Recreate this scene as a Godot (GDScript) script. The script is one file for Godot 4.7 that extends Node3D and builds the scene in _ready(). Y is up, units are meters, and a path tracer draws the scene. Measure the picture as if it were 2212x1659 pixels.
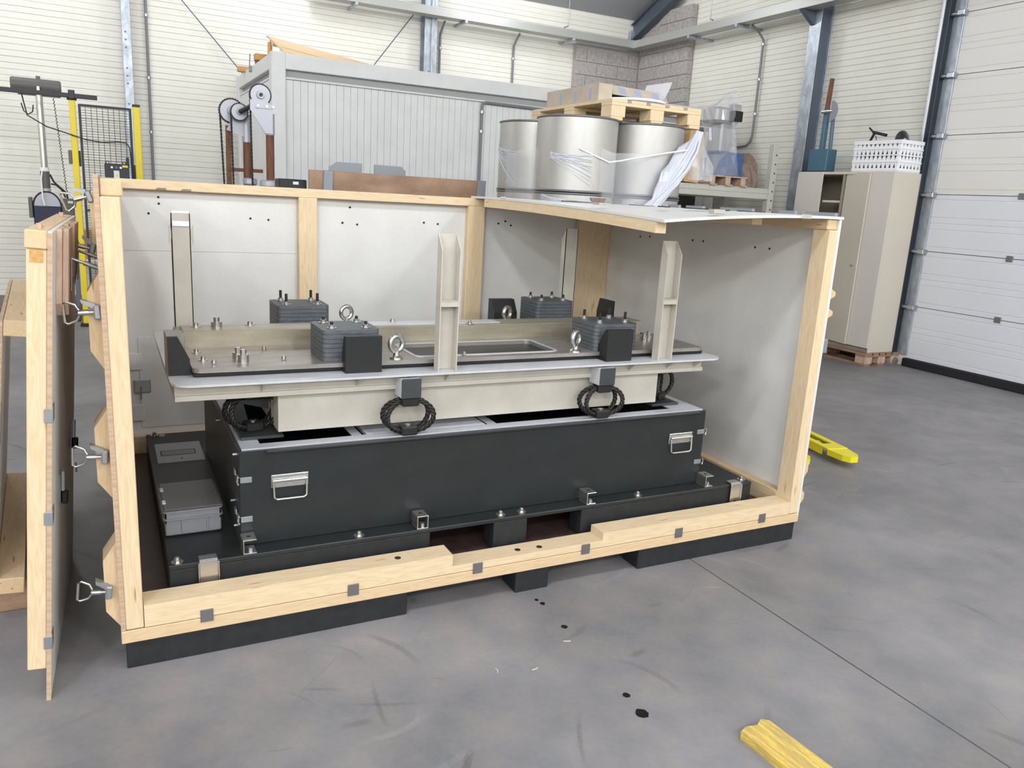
extends Node3D

# ------------------------------------------------------------------ mesh builder
class MB:
	var v := PackedVector3Array()
	var n := PackedVector3Array()
	var ix := PackedInt32Array()
	var t := Transform3D.IDENTITY
	func tri(a: Vector3, b: Vector3, c: Vector3, na: Vector3, nb: Vector3, nc: Vector3) -> void:
		var k := v.size()
		var f := (b - a).cross(c - a)
		v.push_back(t * a)
		if f.dot(na + nb + nc) > 0.0:
			v.push_back(t * c); v.push_back(t * b)
			n.push_back(t.basis * na); n.push_back(t.basis * nc); n.push_back(t.basis * nb)
		else:
			v.push_back(t * b); v.push_back(t * c)
			n.push_back(t.basis * na); n.push_back(t.basis * nb); n.push_back(t.basis * nc)
		ix.push_back(k); ix.push_back(k + 1); ix.push_back(k + 2)
	func flat(a: Vector3, b: Vector3, c: Vector3, out: Vector3) -> void:
		var f := (b - a).cross(c - a)
		if f.length() < 1e-12: return
		f = f.normalized()
		if f.dot(out) < 0.0: f = -f
		tri(a, b, c, f, f, f)
	func quad(a: Vector3, b: Vector3, c: Vector3, d: Vector3, out: Vector3) -> void:
		flat(a, b, c, out); flat(a, c, d, out)
	# a box between two corners, edges chamfered by bev
	func bx(x0: float, x1: float, y0: float, y1: float, z0: float, z1: float, bev := 0.0) -> MB:
		var c := Vector3(x0 + x1, y0 + y1, z0 + z1) * 0.5
		var h := Vector3(absf(x1 - x0), absf(y1 - y0), absf(z1 - z0)) * 0.5
		return box(c, h * 2.0, bev)
	func box(c: Vector3, s: Vector3, bev := 0.0) -> MB:
		var h := s * 0.5
		var b := minf(bev, minf(h.x, minf(h.y, h.z)) * 0.9)
		for ax in 3:
			var u := (ax + 1) % 3
			var w := (ax + 2) % 3
			for sg in [-1.0, 1.0]:
				var p := []
				for k in [[-1, -1], [1, -1], [1, 1], [-1, 1]]:
					var q := Vector3.ZERO
					q[ax] = h[ax] * sg; q[u] = (h[u] - b) * k[0]; q[w] = (h[w] - b) * k[1]
					p.append(c + q)
				var o := Vector3.ZERO
				o[ax] = sg
				quad(p[0], p[1], p[2], p[3], o)
				if b > 0.0:
					for s2 in [-1.0, 1.0]:
						var o2 := o
						o2[u] = s2
						var e := []
						for k in [-1.0, 1.0]:
							var q := Vector3.ZERO
							q[ax] = h[ax] * sg; q[u] = (h[u] - b) * s2; q[w] = (h[w] - b) * k
							e.append(c + q)
							q[ax] = (h[ax] - b) * sg; q[u] = h[u] * s2
							e.append(c + q)
						quad(e[0], e[1], e[3], e[2], o2)
		if b > 0.0:
			for sx in [-1.0, 1.0]:
				for sy in [-1.0, 1.0]:
					for sz in [-1.0, 1.0]:
						var s3 := Vector3(sx, sy, sz)
						var i := h - Vector3.ONE * b
						flat(c + Vector3(h.x, i.y, i.z) * s3, c + Vector3(i.x, h.y, i.z) * s3, c + Vector3(i.x, i.y, h.z) * s3, s3)
		return self
	static func frame(d: Vector3) -> Basis:
		var y := d.normalized()
		var x := Vector3.RIGHT if absf(y.x) < 0.8 else Vector3.FORWARD
		var z := x.cross(y).normalized()
		x = y.cross(z).normalized()
		return Basis(x, y, z)
	func cyl(p0: Vector3, p1: Vector3, r0: float, r1 := -1.0, seg := 14, caps := true) -> MB:
		if r1 < 0.0: r1 = r0
		var f := frame(p1 - p0)
		var sl := (r0 - r1) / maxf((p1 - p0).length(), 1e-6)
		for i in seg:
			var a0 := TAU * i / seg
			var a1 := TAU * (i + 1) / seg
			var d0 := f * Vector3(cos(a0), 0, sin(a0))
			var d1 := f * Vector3(cos(a1), 0, sin(a1))
			var n0 := (d0 + f.y * sl).normalized()
			var n1 := (d1 + f.y * sl).normalized()
			tri(p0 + d0 * r0, p0 + d1 * r0, p1 + d1 * r1, n0, n1, n1)
			tri(p0 + d0 * r0, p1 + d1 * r1, p1 + d0 * r1, n0, n1, n0)
			if caps:
				flat(p0, p0 + d0 * r0, p0 + d1 * r0, -f.y)
				flat(p1, p1 + d0 * r1, p1 + d1 * r1, f.y)
		return self
	# lathe round a vertical axis at o: points are (radius, height)
	func lathe(o: Vector3, prof: Array, seg := 32, axis := Vector3.UP) -> MB:
		var f := frame(axis)
		for k in prof.size() - 1:
			var a: Vector2 = prof[k]
			var b: Vector2 = prof[k + 1]
			var e := b - a
			var nn := Vector2(e.y, -e.x).normalized()
			for i in seg:
				var d0 := f * Vector3(cos(TAU * i / seg), 0, sin(TAU * i / seg))
				var d1 := f * Vector3(cos(TAU * (i + 1) / seg), 0, sin(TAU * (i + 1) / seg))
				var n0 := d0 * nn.x + f.y * nn.y
				var n1 := d1 * nn.x + f.y * nn.y
				var A := o + d0 * a.x + f.y * a.y
				var B := o + d1 * a.x + f.y * a.y
				var C := o + d1 * b.x + f.y * b.y
				var D := o + d0 * b.x + f.y * b.y
				if a.x > 1e-6: tri(A, B, C, n0, n1, n1)
				if b.x > 1e-6: tri(A, C, D, n0, n1, n0)
		return self
	func path(pts: Array, r: float, seg := 8, closed := false) -> MB:
		var m := pts.size()
		var rings := []
		var last := m if closed else m - 1
		var up := Vector3.ZERO
		for i in m:
			var pa: Vector3 = pts[(i - 1 + m) % m] if (closed or i > 0) else pts[i]
			var pb: Vector3 = pts[(i + 1) % m] if (closed or i < m - 1) else pts[i]
			var d := (pb - pa).normalized()
			if up == Vector3.ZERO:
				up = frame(d).x
			up = (up - d * up.dot(d)).normalized()
			var s := d.cross(up)
			var ring := []
			for k in seg:
				ring.append(up * cos(TAU * k / seg) + s * sin(TAU * k / seg))
			rings.append(ring)
		for i in last:
			var j := (i + 1) % m
			for k in seg:
				var l := (k + 1) % seg
				var a: Vector3 = rings[i][k]
				var b: Vector3 = rings[i][l]
				var c: Vector3 = rings[j][l]
				var e: Vector3 = rings[j][k]
				tri(pts[i] + a * r, pts[i] + b * r, pts[j] + c * r, a, b, c)
				tri(pts[i] + a * r, pts[j] + c * r, pts[j] + e * r, a, c, e)
		if not closed:
			for q in [0, m - 1]:
				var o: Vector3 = (pts[0] - pts[1]) if q == 0 else (pts[m - 1] - pts[m - 2])
				for k in seg:
					flat(pts[q], pts[q] + rings[q][k] * r, pts[q] + rings[q][(k + 1) % seg] * r, o)
		return self
	func torus(o: Vector3, axis: Vector3, R: float, r: float, seg := 24, side := 10) -> MB:
		var f := frame(axis)
		var p := []
		for i in seg:
			p.append(o + f * Vector3(cos(TAU * i / seg) * R, 0, sin(TAU * i / seg) * R))
		return path(p, r, side, true)
	# polygon (2D) extruded: plane "xy" along z, "zy" along x, "xz" along y
	func prism(poly: Array, plane: String, a: float, b: float) -> MB:
		var pp := PackedVector2Array(poly)
		var id := Geometry2D.triangulate_polygon(pp)
		var P := func(q: Vector2, d: float) -> Vector3:
			if plane == "xy": return Vector3(q.x, q.y, d)
			if plane == "zy": return Vector3(d, q.y, q.x)
			return Vector3(q.x, d, q.y)
		var dir: Vector3 = P.call(Vector2.ZERO, 1.0)
		for k in range(0, id.size(), 3):
			flat(P.call(pp[id[k]], a), P.call(pp[id[k + 1]], a), P.call(pp[id[k + 2]], a), -dir * signf(b - a))
			flat(P.call(pp[id[k]], b), P.call(pp[id[k + 1]], b), P.call(pp[id[k + 2]], b), dir * signf(b - a))
		var cw := Geometry2D.is_polygon_clockwise(pp)
		for k in pp.size():
			var q0 := pp[k]
			var q1 := pp[(k + 1) % pp.size()]
			var e := q1 - q0
			var o2 := Vector2(e.y, -e.x) * (-1.0 if cw else 1.0)
			quad(P.call(q0, a), P.call(q1, a), P.call(q1, b), P.call(q0, b), P.call(o2, 0.0))
		return self
	# flat plate between y0 and y1 with a hole: outer and inner outlines have equally many points
	func ring_plate(outer: Array, inner: Array, y0: float, y1: float) -> MB:
		var m := outer.size()
		for k in m:
			var l := (k + 1) % m
			var A := Vector3(outer[k].x, 0, outer[k].y)
			var B := Vector3(outer[l].x, 0, outer[l].y)
			var C := Vector3(inner[l].x, 0, inner[l].y)
			var D := Vector3(inner[k].x, 0, inner[k].y)
			var u0 := Vector3(0, y0, 0)
			var u1 := Vector3(0, y1, 0)
			quad(A + u1, B + u1, C + u1, D + u1, Vector3.UP)
			quad(A + u0, B + u0, C + u0, D + u0, Vector3.DOWN)
			quad(A + u0, B + u0, B + u1, A + u1, (A + B) * 0.5 - (C + D) * 0.5)
			quad(D + u0, C + u0, C + u1, D + u1, (A + B) * -0.5 + (C + D) * 0.5)
		return self
	func mesh() -> ArrayMesh:
		var a := []
		a.resize(Mesh.ARRAY_MAX)
		a[Mesh.ARRAY_VERTEX] = v
		a[Mesh.ARRAY_NORMAL] = n
		a[Mesh.ARRAY_INDEX] = ix
		var m := ArrayMesh.new()
		m.add_surface_from_arrays(Mesh.PRIMITIVE_TRIANGLES, a)
		return m

func V(x: float, y: float, z: float) -> Vector3: return Vector3(x, y, z)
func bxm(x0, x1, y0, y1, z0, z1, bev := 0.0) -> MB: return MB.new().bx(x0, x1, y0, y1, z0, z1, bev)

# ------------------------------------------------------------------ scene helpers
var taken := {}
func numbered(called: String) -> String:
	if not taken.has(called):
		taken[called] = 0
		return called
	taken[called] += 1
	return "%s_%03d" % [called, taken[called]]

func obj(called: String, mb, m: Material, parent: Node = null) -> MeshInstance3D:
	var o := MeshInstance3D.new()
	o.name = numbered(called) if parent == null else called
	o.mesh = mb.mesh() if mb is MB else mb
	o.material_override = m
	(self if parent == null else parent).add_child(o, true)
	return o

func tag(o: Node, label: String, category: String, group := "") -> Node:
	o.set_meta("label", label)
	o.set_meta("category", category)
	if group: o.set_meta("group", group)
	return o

func thing(called: String, label: String, category: String, at := Vector3.ZERO, group := "") -> Node3D:
	var o := Node3D.new()
	o.name = numbered(called)
	add_child(o)
	o.position = at
	tag(o, label, category, group)
	return o

func struct(called: String) -> Node3D:
	var o := Node3D.new()
	o.name = called
	add_child(o)
	o.set_meta("kind", "structure")
	return o

func copy(o: Node3D, label: String, at: Vector3) -> Node3D:
	var c: Node3D = o.duplicate()
	c.name = numbered(String(o.name).rstrip("0123456789").trim_suffix("_"))
	add_child(c)
	c.position = at
	c.set_meta("label", label)
	return c

# ------------------------------------------------------------------ materials
var M := {}
func plain(key: String, c: Color, rough := 0.6, metal := 0.0) -> StandardMaterial3D:
	var m := StandardMaterial3D.new()
	m.albedo_color = c
	m.roughness = rough
	m.metallic = metal
	M[key] = m
	return m

func C8(r: int, g: int, b: int) -> Color: return Color8(r, g, b)

func noise_bytes(sz: int, sd: int, freq: float, oct := 4) -> PackedByteArray:
	var f := FastNoiseLite.new()
	f.seed = sd
	f.noise_type = FastNoiseLite.TYPE_SIMPLEX_SMOOTH
	f.frequency = freq
	f.fractal_octaves = oct
	var im := f.get_seamless_image(sz, sz)
	im.convert(Image.FORMAT_L8)
	return im.get_data()

func to_tex(sz: int, bytes: PackedByteArray) -> ImageTexture:
	var im := Image.create_from_data(sz, sz, false, Image.FORMAT_RGB8, bytes)
	im.generate_mipmaps()
	return ImageTexture.create_from_image(im)

# mixes colours by one or two noises
func mix_tex(sz: int, sd: int, freq: float, lo: Color, hi: Color, freq2 := 0.0, amt2 := 0.0) -> ImageTexture:
	var a := noise_bytes(sz, sd, freq)
	var b := noise_bytes(sz, sd + 7, freq2, 2) if amt2 > 0.0 else a
	var out := PackedByteArray()
	out.resize(sz * sz * 3)
	for i in sz * sz:
		var k := a[i] / 255.0
		var g := 1.0 + (b[i] / 255.0 - 0.5) * amt2
		var c := lo.lerp(hi, k) * g
		out[i * 3] = clampi(int(c.r * 255.0), 0, 255)
		out[i * 3 + 1] = clampi(int(c.g * 255.0), 0, 255)
		out[i * 3 + 2] = clampi(int(c.b * 255.0), 0, 255)
	return to_tex(sz, out)

func tri_mat(key: String, tex: Texture2D, scale: Vector3, rough := 0.6, metal := 0.0, world := false) -> StandardMaterial3D:
	var m := plain(key, Color.WHITE, rough, metal)
	m.albedo_texture = tex
	m.uv1_triplanar = true
	m.uv1_world_triplanar = world
	m.uv1_scale = scale
	return m

func pine_tex(sd: int, lo: Color, hi: Color) -> ImageTexture:
	# growth lines across v, stretched along u by the material; a few knots
	var sz := 512
	var a := noise_bytes(sz, sd, 0.006, 3)
	var b := noise_bytes(sz, sd + 3, 0.02, 3)
	var out := PackedByteArray()
	out.resize(sz * sz * 3)
	var rg := RandomNumberGenerator.new()
	rg.seed = sd
	var knots := []
	for k in 5:
		knots.append(Vector3(rg.randf() * sz, rg.randf() * sz, 6.0 + rg.randf() * 8.0))
	for y in sz:
		for x in sz:
			var i := y * sz + x
			var w := 0.5 + 0.5 * sin((a[i] / 255.0) * 26.0)
			var k := 0.45 * pow(w, 2.0) + 0.55 * b[i] / 255.0
			var c := hi.lerp(lo, k * 0.6)
			for q: Vector3 in knots:
				var d := Vector2(x - q.x, y - q.y).length() / q.z
				if d < 1.0: c = c.lerp(Color8(150, 104, 58), 0.75 * (1.0 - d * d))
			out[i * 3] = int(c.r * 255.0)
			out[i * 3 + 1] = int(c.g * 255.0)
			out[i * 3 + 2] = int(c.b * 255.0)
	return to_tex(sz, out)

func floor_tex() -> ImageTexture:
	var sz := 1024
	var a := noise_bytes(sz, 11, 0.004, 5)
	var b := noise_bytes(sz, 12, 0.02, 4)
	var c := noise_bytes(sz, 13, 0.16, 2)
	var v := PackedFloat32Array()
	v.resize(sz * sz)
	for i in sz * sz:
		v[i] = 1.0 + (a[i] / 255.0 - 0.5) * 0.22 + (b[i] / 255.0 - 0.5) * 0.12 + (c[i] / 255.0 - 0.5) * 0.05
	var rg := RandomNumberGenerator.new()
	rg.seed = 5
	# tyre scuffs and scratches
	for k in 260:
		var p := Vector2(rg.randf() * sz, rg.randf() * sz)
		var d := Vector2.from_angle(rg.randf() * 0.9 - 0.2) if rg.randf() < 0.7 else Vector2.from_angle(rg.randf() * TAU)
		var bend := rg.randf_range(-0.02, 0.02)
		var len := rg.randi_range(14, 70)
		var dark := rg.randf_range(-0.2, -0.04) if rg.randf() < 0.82 else rg.randf_range(0.04, 0.1)
		var wid := rg.randi_range(0, 2)
		for s in len:
			var fade := sin(PI * s / len)
			for w in range(-wid, wid + 1):
				var q := p + d.orthogonal() * w
				var j := posmod(int(q.y), sz) * sz + posmod(int(q.x), sz)
				v[j] += dark * fade * (0.4 + 0.6 * b[j] / 255.0)
			p += d
			d = d.rotated(bend)
	var out := PackedByteArray()
	out.resize(sz * sz * 3)
	for i in sz * sz:
		var g := v[i]
		var warm := (a[(i * 7 + 333) % (sz * sz)] / 255.0 - 0.5) * 0.0 + (b[i] / 255.0 - 0.5) * 6.0
		out[i * 3] = clampi(int(133.0 * g + warm), 0, 255)
		out[i * 3 + 1] = clampi(int(130.0 * g), 0, 255)
		out[i * 3 + 2] = clampi(int(131.0 * g - warm), 0, 255)
	return to_tex(sz, out)

func make_materials() -> void:
	var p1 := pine_tex(3, C8(204, 174, 132), C8(228, 206, 172))
	tri_mat("pine_x", p1, V(0.55, 5.0, 5.0), 0.65)
	tri_mat("pine_y", p1, V(5.0, 0.55, 5.0), 0.65)
	tri_mat("pine_z", p1, V(5.0, 5.0, 0.55), 0.65)
	var p2 := pine_tex(9, C8(196, 164, 124), C8(220, 194, 156))
	tri_mat("pine2_x", p2, V(0.7, 6.0, 6.0), 0.7)
	tri_mat("pine2_y", p2, V(6.0, 0.7, 6.0), 0.7)
	tri_mat("pine2_z", p2, V(6.0, 6.0, 0.7), 0.7)
	tri_mat("endgrain", mix_tex(256, 21, 0.03, C8(190, 140, 82), C8(214, 170, 112), 0.2, 0.2), V(6, 6, 6), 0.75)
	tri_mat("plyedge", mix_tex(256, 22, 0.02, C8(176, 146, 120), C8(206, 180, 152)), V(2, 14, 2), 0.7)
	tri_mat("plyblock", mix_tex(256, 23, 0.01, C8(176, 146, 122), C8(208, 182, 160), 0.1, 0.1), V(8, 1.2, 8), 0.7)
	tri_mat("white_ply", mix_tex(256, 24, 0.012, C8(212, 210, 205), C8(222, 220, 216), 0.2, 0.02), V(0.8, 0.8, 0.8), 0.42)
	tri_mat("phenolic", mix_tex(256, 25, 0.02, C8(62, 47, 45), C8(86, 68, 64), 0.3, 0.2), V(2, 2, 2), 0.35)
	tri_mat("brown_board", mix_tex(256, 26, 0.012, C8(138, 108, 86), C8(172, 140, 114), 0.15, 0.12), V(1.0, 2.4, 1.0), 0.55)
	tri_mat("skid", mix_tex(256, 27, 0.02, C8(24, 25, 27), C8(36, 38, 41), 0.3, 0.2), V(3, 3, 3), 0.6)
	tri_mat("machine_dark", mix_tex(256, 28, 0.01, C8(28, 32, 32), C8(35, 39, 39), 0.4, 0.06), V(2, 2, 2), 0.4)
	tri_mat("machine_grey", mix_tex(256, 29, 0.01, C8(52, 56, 57), C8(60, 64, 66), 0.4, 0.06), V(2, 2, 2), 0.45)
	tri_mat("warm_grey", mix_tex(256, 30, 0.012, C8(186, 180, 168), C8(198, 192, 181), 0.2, 0.03), V(2, 2, 2), 0.38)
	tri_mat("lit_grey", mix_tex(256, 31, 0.012, C8(190, 191, 193), C8(200, 201, 204), 0.2, 0.03), V(2, 2, 2), 0.32)  # same grey paint as warm_grey, tinted lighter and bluer where light falls
	tri_mat("deck", mix_tex(256, 32, 0.01, C8(146, 140, 134), C8(168, 162, 156), 0.2, 0.06), V(1.5, 1.5, 6), 0.34, 0.55)
	tri_mat("step", mix_tex(256, 33, 0.008, C8(150, 142, 124), C8(176, 168, 150), 0.2, 0.08), V(1, 5, 5), 0.36, 0.5)
	tri_mat("weight", mix_tex(256, 34, 0.02, C8(80, 84, 88), C8(102, 106, 111), 0.3, 0.12), V(4, 10, 4), 0.5, 0.2)
	plain("rubber", C8(26, 26, 29), 0.55)
	plain("blackpoly", C8(24, 25, 26), 0.45)
	plain("steel", C8(205, 203, 199), 0.24, 0.95)
	plain("zinc", C8(176, 180, 184), 0.36, 0.85)
	plain("clip", C8(122, 120, 120), 0.45, 0.5)
	plain("alu", C8(206, 208, 214), 0.34, 0.35)
	tri_mat("cable", mix_tex(256, 35, 0.05, C8(32, 32, 33), C8(58, 56, 52), 0.3, 0.2), V(8, 8, 8), 0.42, 0.5)
	plain("binlid", C8(92, 92, 92), 0.35)
	plain("binplastic", C8(140, 142, 146), 0.45)
	plain("paper", C8(226, 226, 228), 0.7)
	plain("ink", C8(34, 34, 38), 0.6)
	plain("plate", C8(168, 170, 176), 0.4, 0.3)
	plain("glossy_white", C8(240, 240, 246), 0.3)
	tri_mat("wall", mix_tex(256, 40, 0.01, C8(222, 218, 207), C8(230, 227, 217), 0.2, 0.015), V(0.4, 0.4, 0.4), 0.5)
	plain("wallgap", C8(128, 122, 108), 0.8)
	tri_mat("concrete_dark", mix_tex(256, 41, 0.02, C8(104, 98, 96), C8(126, 119, 116), 0.3, 0.2), V(1.2, 1.2, 1.2), 0.8)
	tri_mat("block", mix_tex(256, 42, 0.03, C8(150, 144, 140), C8(180, 174, 169), 0.3, 0.16), V(2, 2, 2), 0.9)
	tri_mat("mortar", mix_tex(256, 43, 0.05, C8(166, 160, 155), C8(190, 185, 180)), V(3, 3, 3), 0.9)
	plain("roof", C8(150, 152, 154), 0.6)
	tri_mat("galv", mix_tex(256, 44, 0.02, C8(150, 156, 163), C8(192, 198, 206), 0.1, 0.1), V(2, 1, 2), 0.42, 0.6)
	plain("galv_dark", C8(98, 108, 120), 0.45, 0.5)
	tri_mat("tray", mix_tex(256, 45, 0.09, C8(142, 142, 136), C8(200, 200, 196), 0.25, 0.2), V(5, 5, 5), 0.45, 0.5)
	tri_mat("cabin", mix_tex(256, 46, 0.01, C8(212, 212, 211), C8(222, 222, 221), 0.2, 0.02), V(1, 1, 1), 0.45)
	plain("cabin_groove", C8(160, 160, 160), 0.7)
	plain("conduit", C8(120, 122, 124), 0.5)
	plain("door_upper", C8(222, 219, 213), 0.45)
	plain("door_lower", C8(220, 220, 224), 0.4)
	plain("trackdark", C8(40, 46, 56), 0.4, 0.5)
	plain("yellow", C8(236, 212, 46), 0.4)
	plain("truckyellow", C8(238, 222, 40), 0.35)
	tri_mat("wornyellow", mix_tex(256, 47, 0.02, C8(172, 148, 98), C8(242, 208, 92), 0.12, 0.24), V(9, 5, 0.9), 0.65)
	plain("darkpaint", C8(44, 44, 48), 0.5)
	plain("mesh", C8(58, 58, 62), 0.5)
	plain("tank", C8(98, 96, 92), 0.5)
	plain("navy", C8(26, 34, 58), 0.5)
	plain("sprocket", C8(176, 176, 184), 0.4, 0.3)
	plain("chain", C8(40, 38, 38), 0.5, 0.4)
	tri_mat("rust", mix_tex(256, 48, 0.02, C8(92, 58, 42), C8(132, 88, 64), 0.2, 0.25), V(5, 1.5, 5), 0.75)
	tri_mat("drum", mix_tex(256, 49, 0.006, C8(172, 170, 166), C8(192, 190, 186), 0.05, 0.04), V(2.0, 0.6, 2.0), 0.4, 0.65)
	plain("drumrim", C8(120, 120, 122), 0.4, 0.6)
	tri_mat("cardboard", mix_tex(256, 50, 0.012, C8(186, 152, 108), C8(206, 172, 126), 0.2, 0.05), V(2, 2, 2), 0.8)
	tri_mat("greycard", mix_tex(256, 51, 0.012, C8(182, 168, 150), C8(198, 185, 168), 0.2, 0.05), V(2, 2, 2), 0.8)
	plain("bluelabel", C8(160, 168, 196), 0.6)
	tri_mat("bluemachine", mix_tex(256, 52, 0.02, C8(58, 84, 132), C8(82, 112, 162), 0.2, 0.1), V(3, 3, 3), 0.4)
	plain("machinebody", C8(176, 174, 172), 0.4, 0.3)
	tri_mat("sack", mix_tex(256, 53, 0.02, C8(112, 92, 80), C8(150, 130, 116), 0.2, 0.1), V(3, 3, 3), 0.6)
	plain("orange", C8(214, 150, 70), 0.5)
	plain("rack", C8(196, 196, 186), 0.5)
	plain("cabinet", C8(206, 198, 182), 0.42)
	plain("cabinet_door", C8(208, 200, 192), 0.42)
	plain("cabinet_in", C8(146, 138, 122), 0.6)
	plain("blue_tool", C8(70, 106, 124), 0.45)
	plain("crate_white", C8(238, 238, 240), 0.4)
	plain("hose", C8(92, 94, 96), 0.5)
	plain("panel_dark", C8(52, 50, 48), 0.5)
	plain("greysteel", C8(138, 144, 150), 0.45, 0.3)
	plain("lilac", C8(184, 182, 196), 0.5)
	plain("oil", C8(22, 19, 20), 0.22)
	plain("shaving", C8(232, 226, 214), 0.7)
	plain("joint", C8(84, 81, 80), 0.9)
	plain("hole", C8(40, 34, 28), 0.9)
	var fm := plain("floor", Color.WHITE, 0.5)
	fm.albedo_texture = floor_tex()
	fm.uv1_triplanar = true
	fm.uv1_world_triplanar = true
	fm.uv1_scale = V(0.2, 0.2, 0.2)
	var film := plain("film", Color(0.93, 0.94, 0.97, 0.2), 0.12)
	film.transparency = BaseMaterial3D.TRANSPARENCY_ALPHA
	var film2 := plain("film_thick", Color(0.92, 0.93, 0.97, 0.6), 0.2)
	film2.transparency = BaseMaterial3D.TRANSPARENCY_ALPHA
	var lid := plain("clearlid", Color(0.55, 0.55, 0.56, 0.35), 0.15)
	lid.transparency = BaseMaterial3D.TRANSPARENCY_ALPHA
	var lm := plain("lamp", Color.WHITE, 0.5)
	lm.emission_enabled = true
	lm.emission = Color(0.97, 0.985, 1.0)
	lm.emission_energy_multiplier = 3.0

# ------------------------------------------------------------------ lamps
func unseen_lamp(at: Vector3, energy: float, label: String) -> void:
	var t := thing("unseen_lamp", label, "lamp", at, "linear hall lamps")
	obj("housing", bxm(-0.75, 0.75, 0.0, 0.08, -0.1, 0.1, 0.01), M.roof, t)
	obj("diffuser", bxm(-0.73, 0.73, -0.02, 0.0, -0.09, 0.09), M.lamp, t)
	for s in [-0.6, 0.6]:
		obj("suspension_rod", MB.new().cyl(V(s, 0.08, 0), V(s, roof_y(at.z) - at.y, 0), 0.006, -1, 6), M.galv, t)
	var l := OmniLight3D.new()
	l.name = "light"
	l.light_size = 0.25
	l.light_energy = energy
	l.light_color = Color(0.965, 0.98, 1.0)
	l.omni_range = 40.0
	l.omni_attenuation = 2.0
	l.shadow_enabled = true
	l.position = V(0, -0.3, 0)
	t.add_child(l)

func roof_y(z: float) -> float:
	return minf(4.58 + 0.44 * (z + 9.0), 6.78)

func _ready() -> void:
	# camera
	var cam := Camera3D.new()
	cam.name = "camera"
	cam.fov = 51.922
	cam.position = Vector3(0.02356, 1.62068, 2.66135)
	cam.rotation = Vector3(-0.2301, -0.4804, 0.0573)
	add_child(cam)
	cam.current = true
	# environment
	var we := WorldEnvironment.new()
	we.name = "environment"
	var e := Environment.new()
	e.background_mode = Environment.BG_COLOR
	e.background_color = Color(0.02, 0.02, 0.02)
	e.tonemap_mode = Environment.TONE_MAPPER_LINEAR
	e.tonemap_exposure = 0.88
	e.sdfgi_enabled = true
	e.ssao_enabled = true
	e.ssil_enabled = true
	we.environment = e
	add_child(we)
	make_materials()
	# lamps: four unseen rows under the roof; left columns added to brighten the right panel 
	var names := ["leftmost", "second", "third", "fourth", "fifth", "rightmost"]
	for r in [[-7.3, 5.0, 2.0, 6, "row near the far wall"], [2.0, 5.6, 4.6, 6, "row before the crate"], [7.5, 5.6, 9.0, 6, "row behind the camera"], [13.0, 5.6, 9.0, 6, "row at the near end of the hall"]]:
		for i in int(r[3]):
			unseen_lamp(V(-11.4 + 3.4 * i, r[1], r[0]), r[2], "unseen white linear hall lamp, %s one in the %s" % [names[i], r[4]])
	build_room()
	build_crate()
	build_plinth()
	build_bench()
	build_loose_panels()
	build_cabin()
	build_fence_corner()
	build_lift_mast()
	build_board()
	build_drums()
	build_rack()
	build_cabinets()
	build_floor_things()

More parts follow.
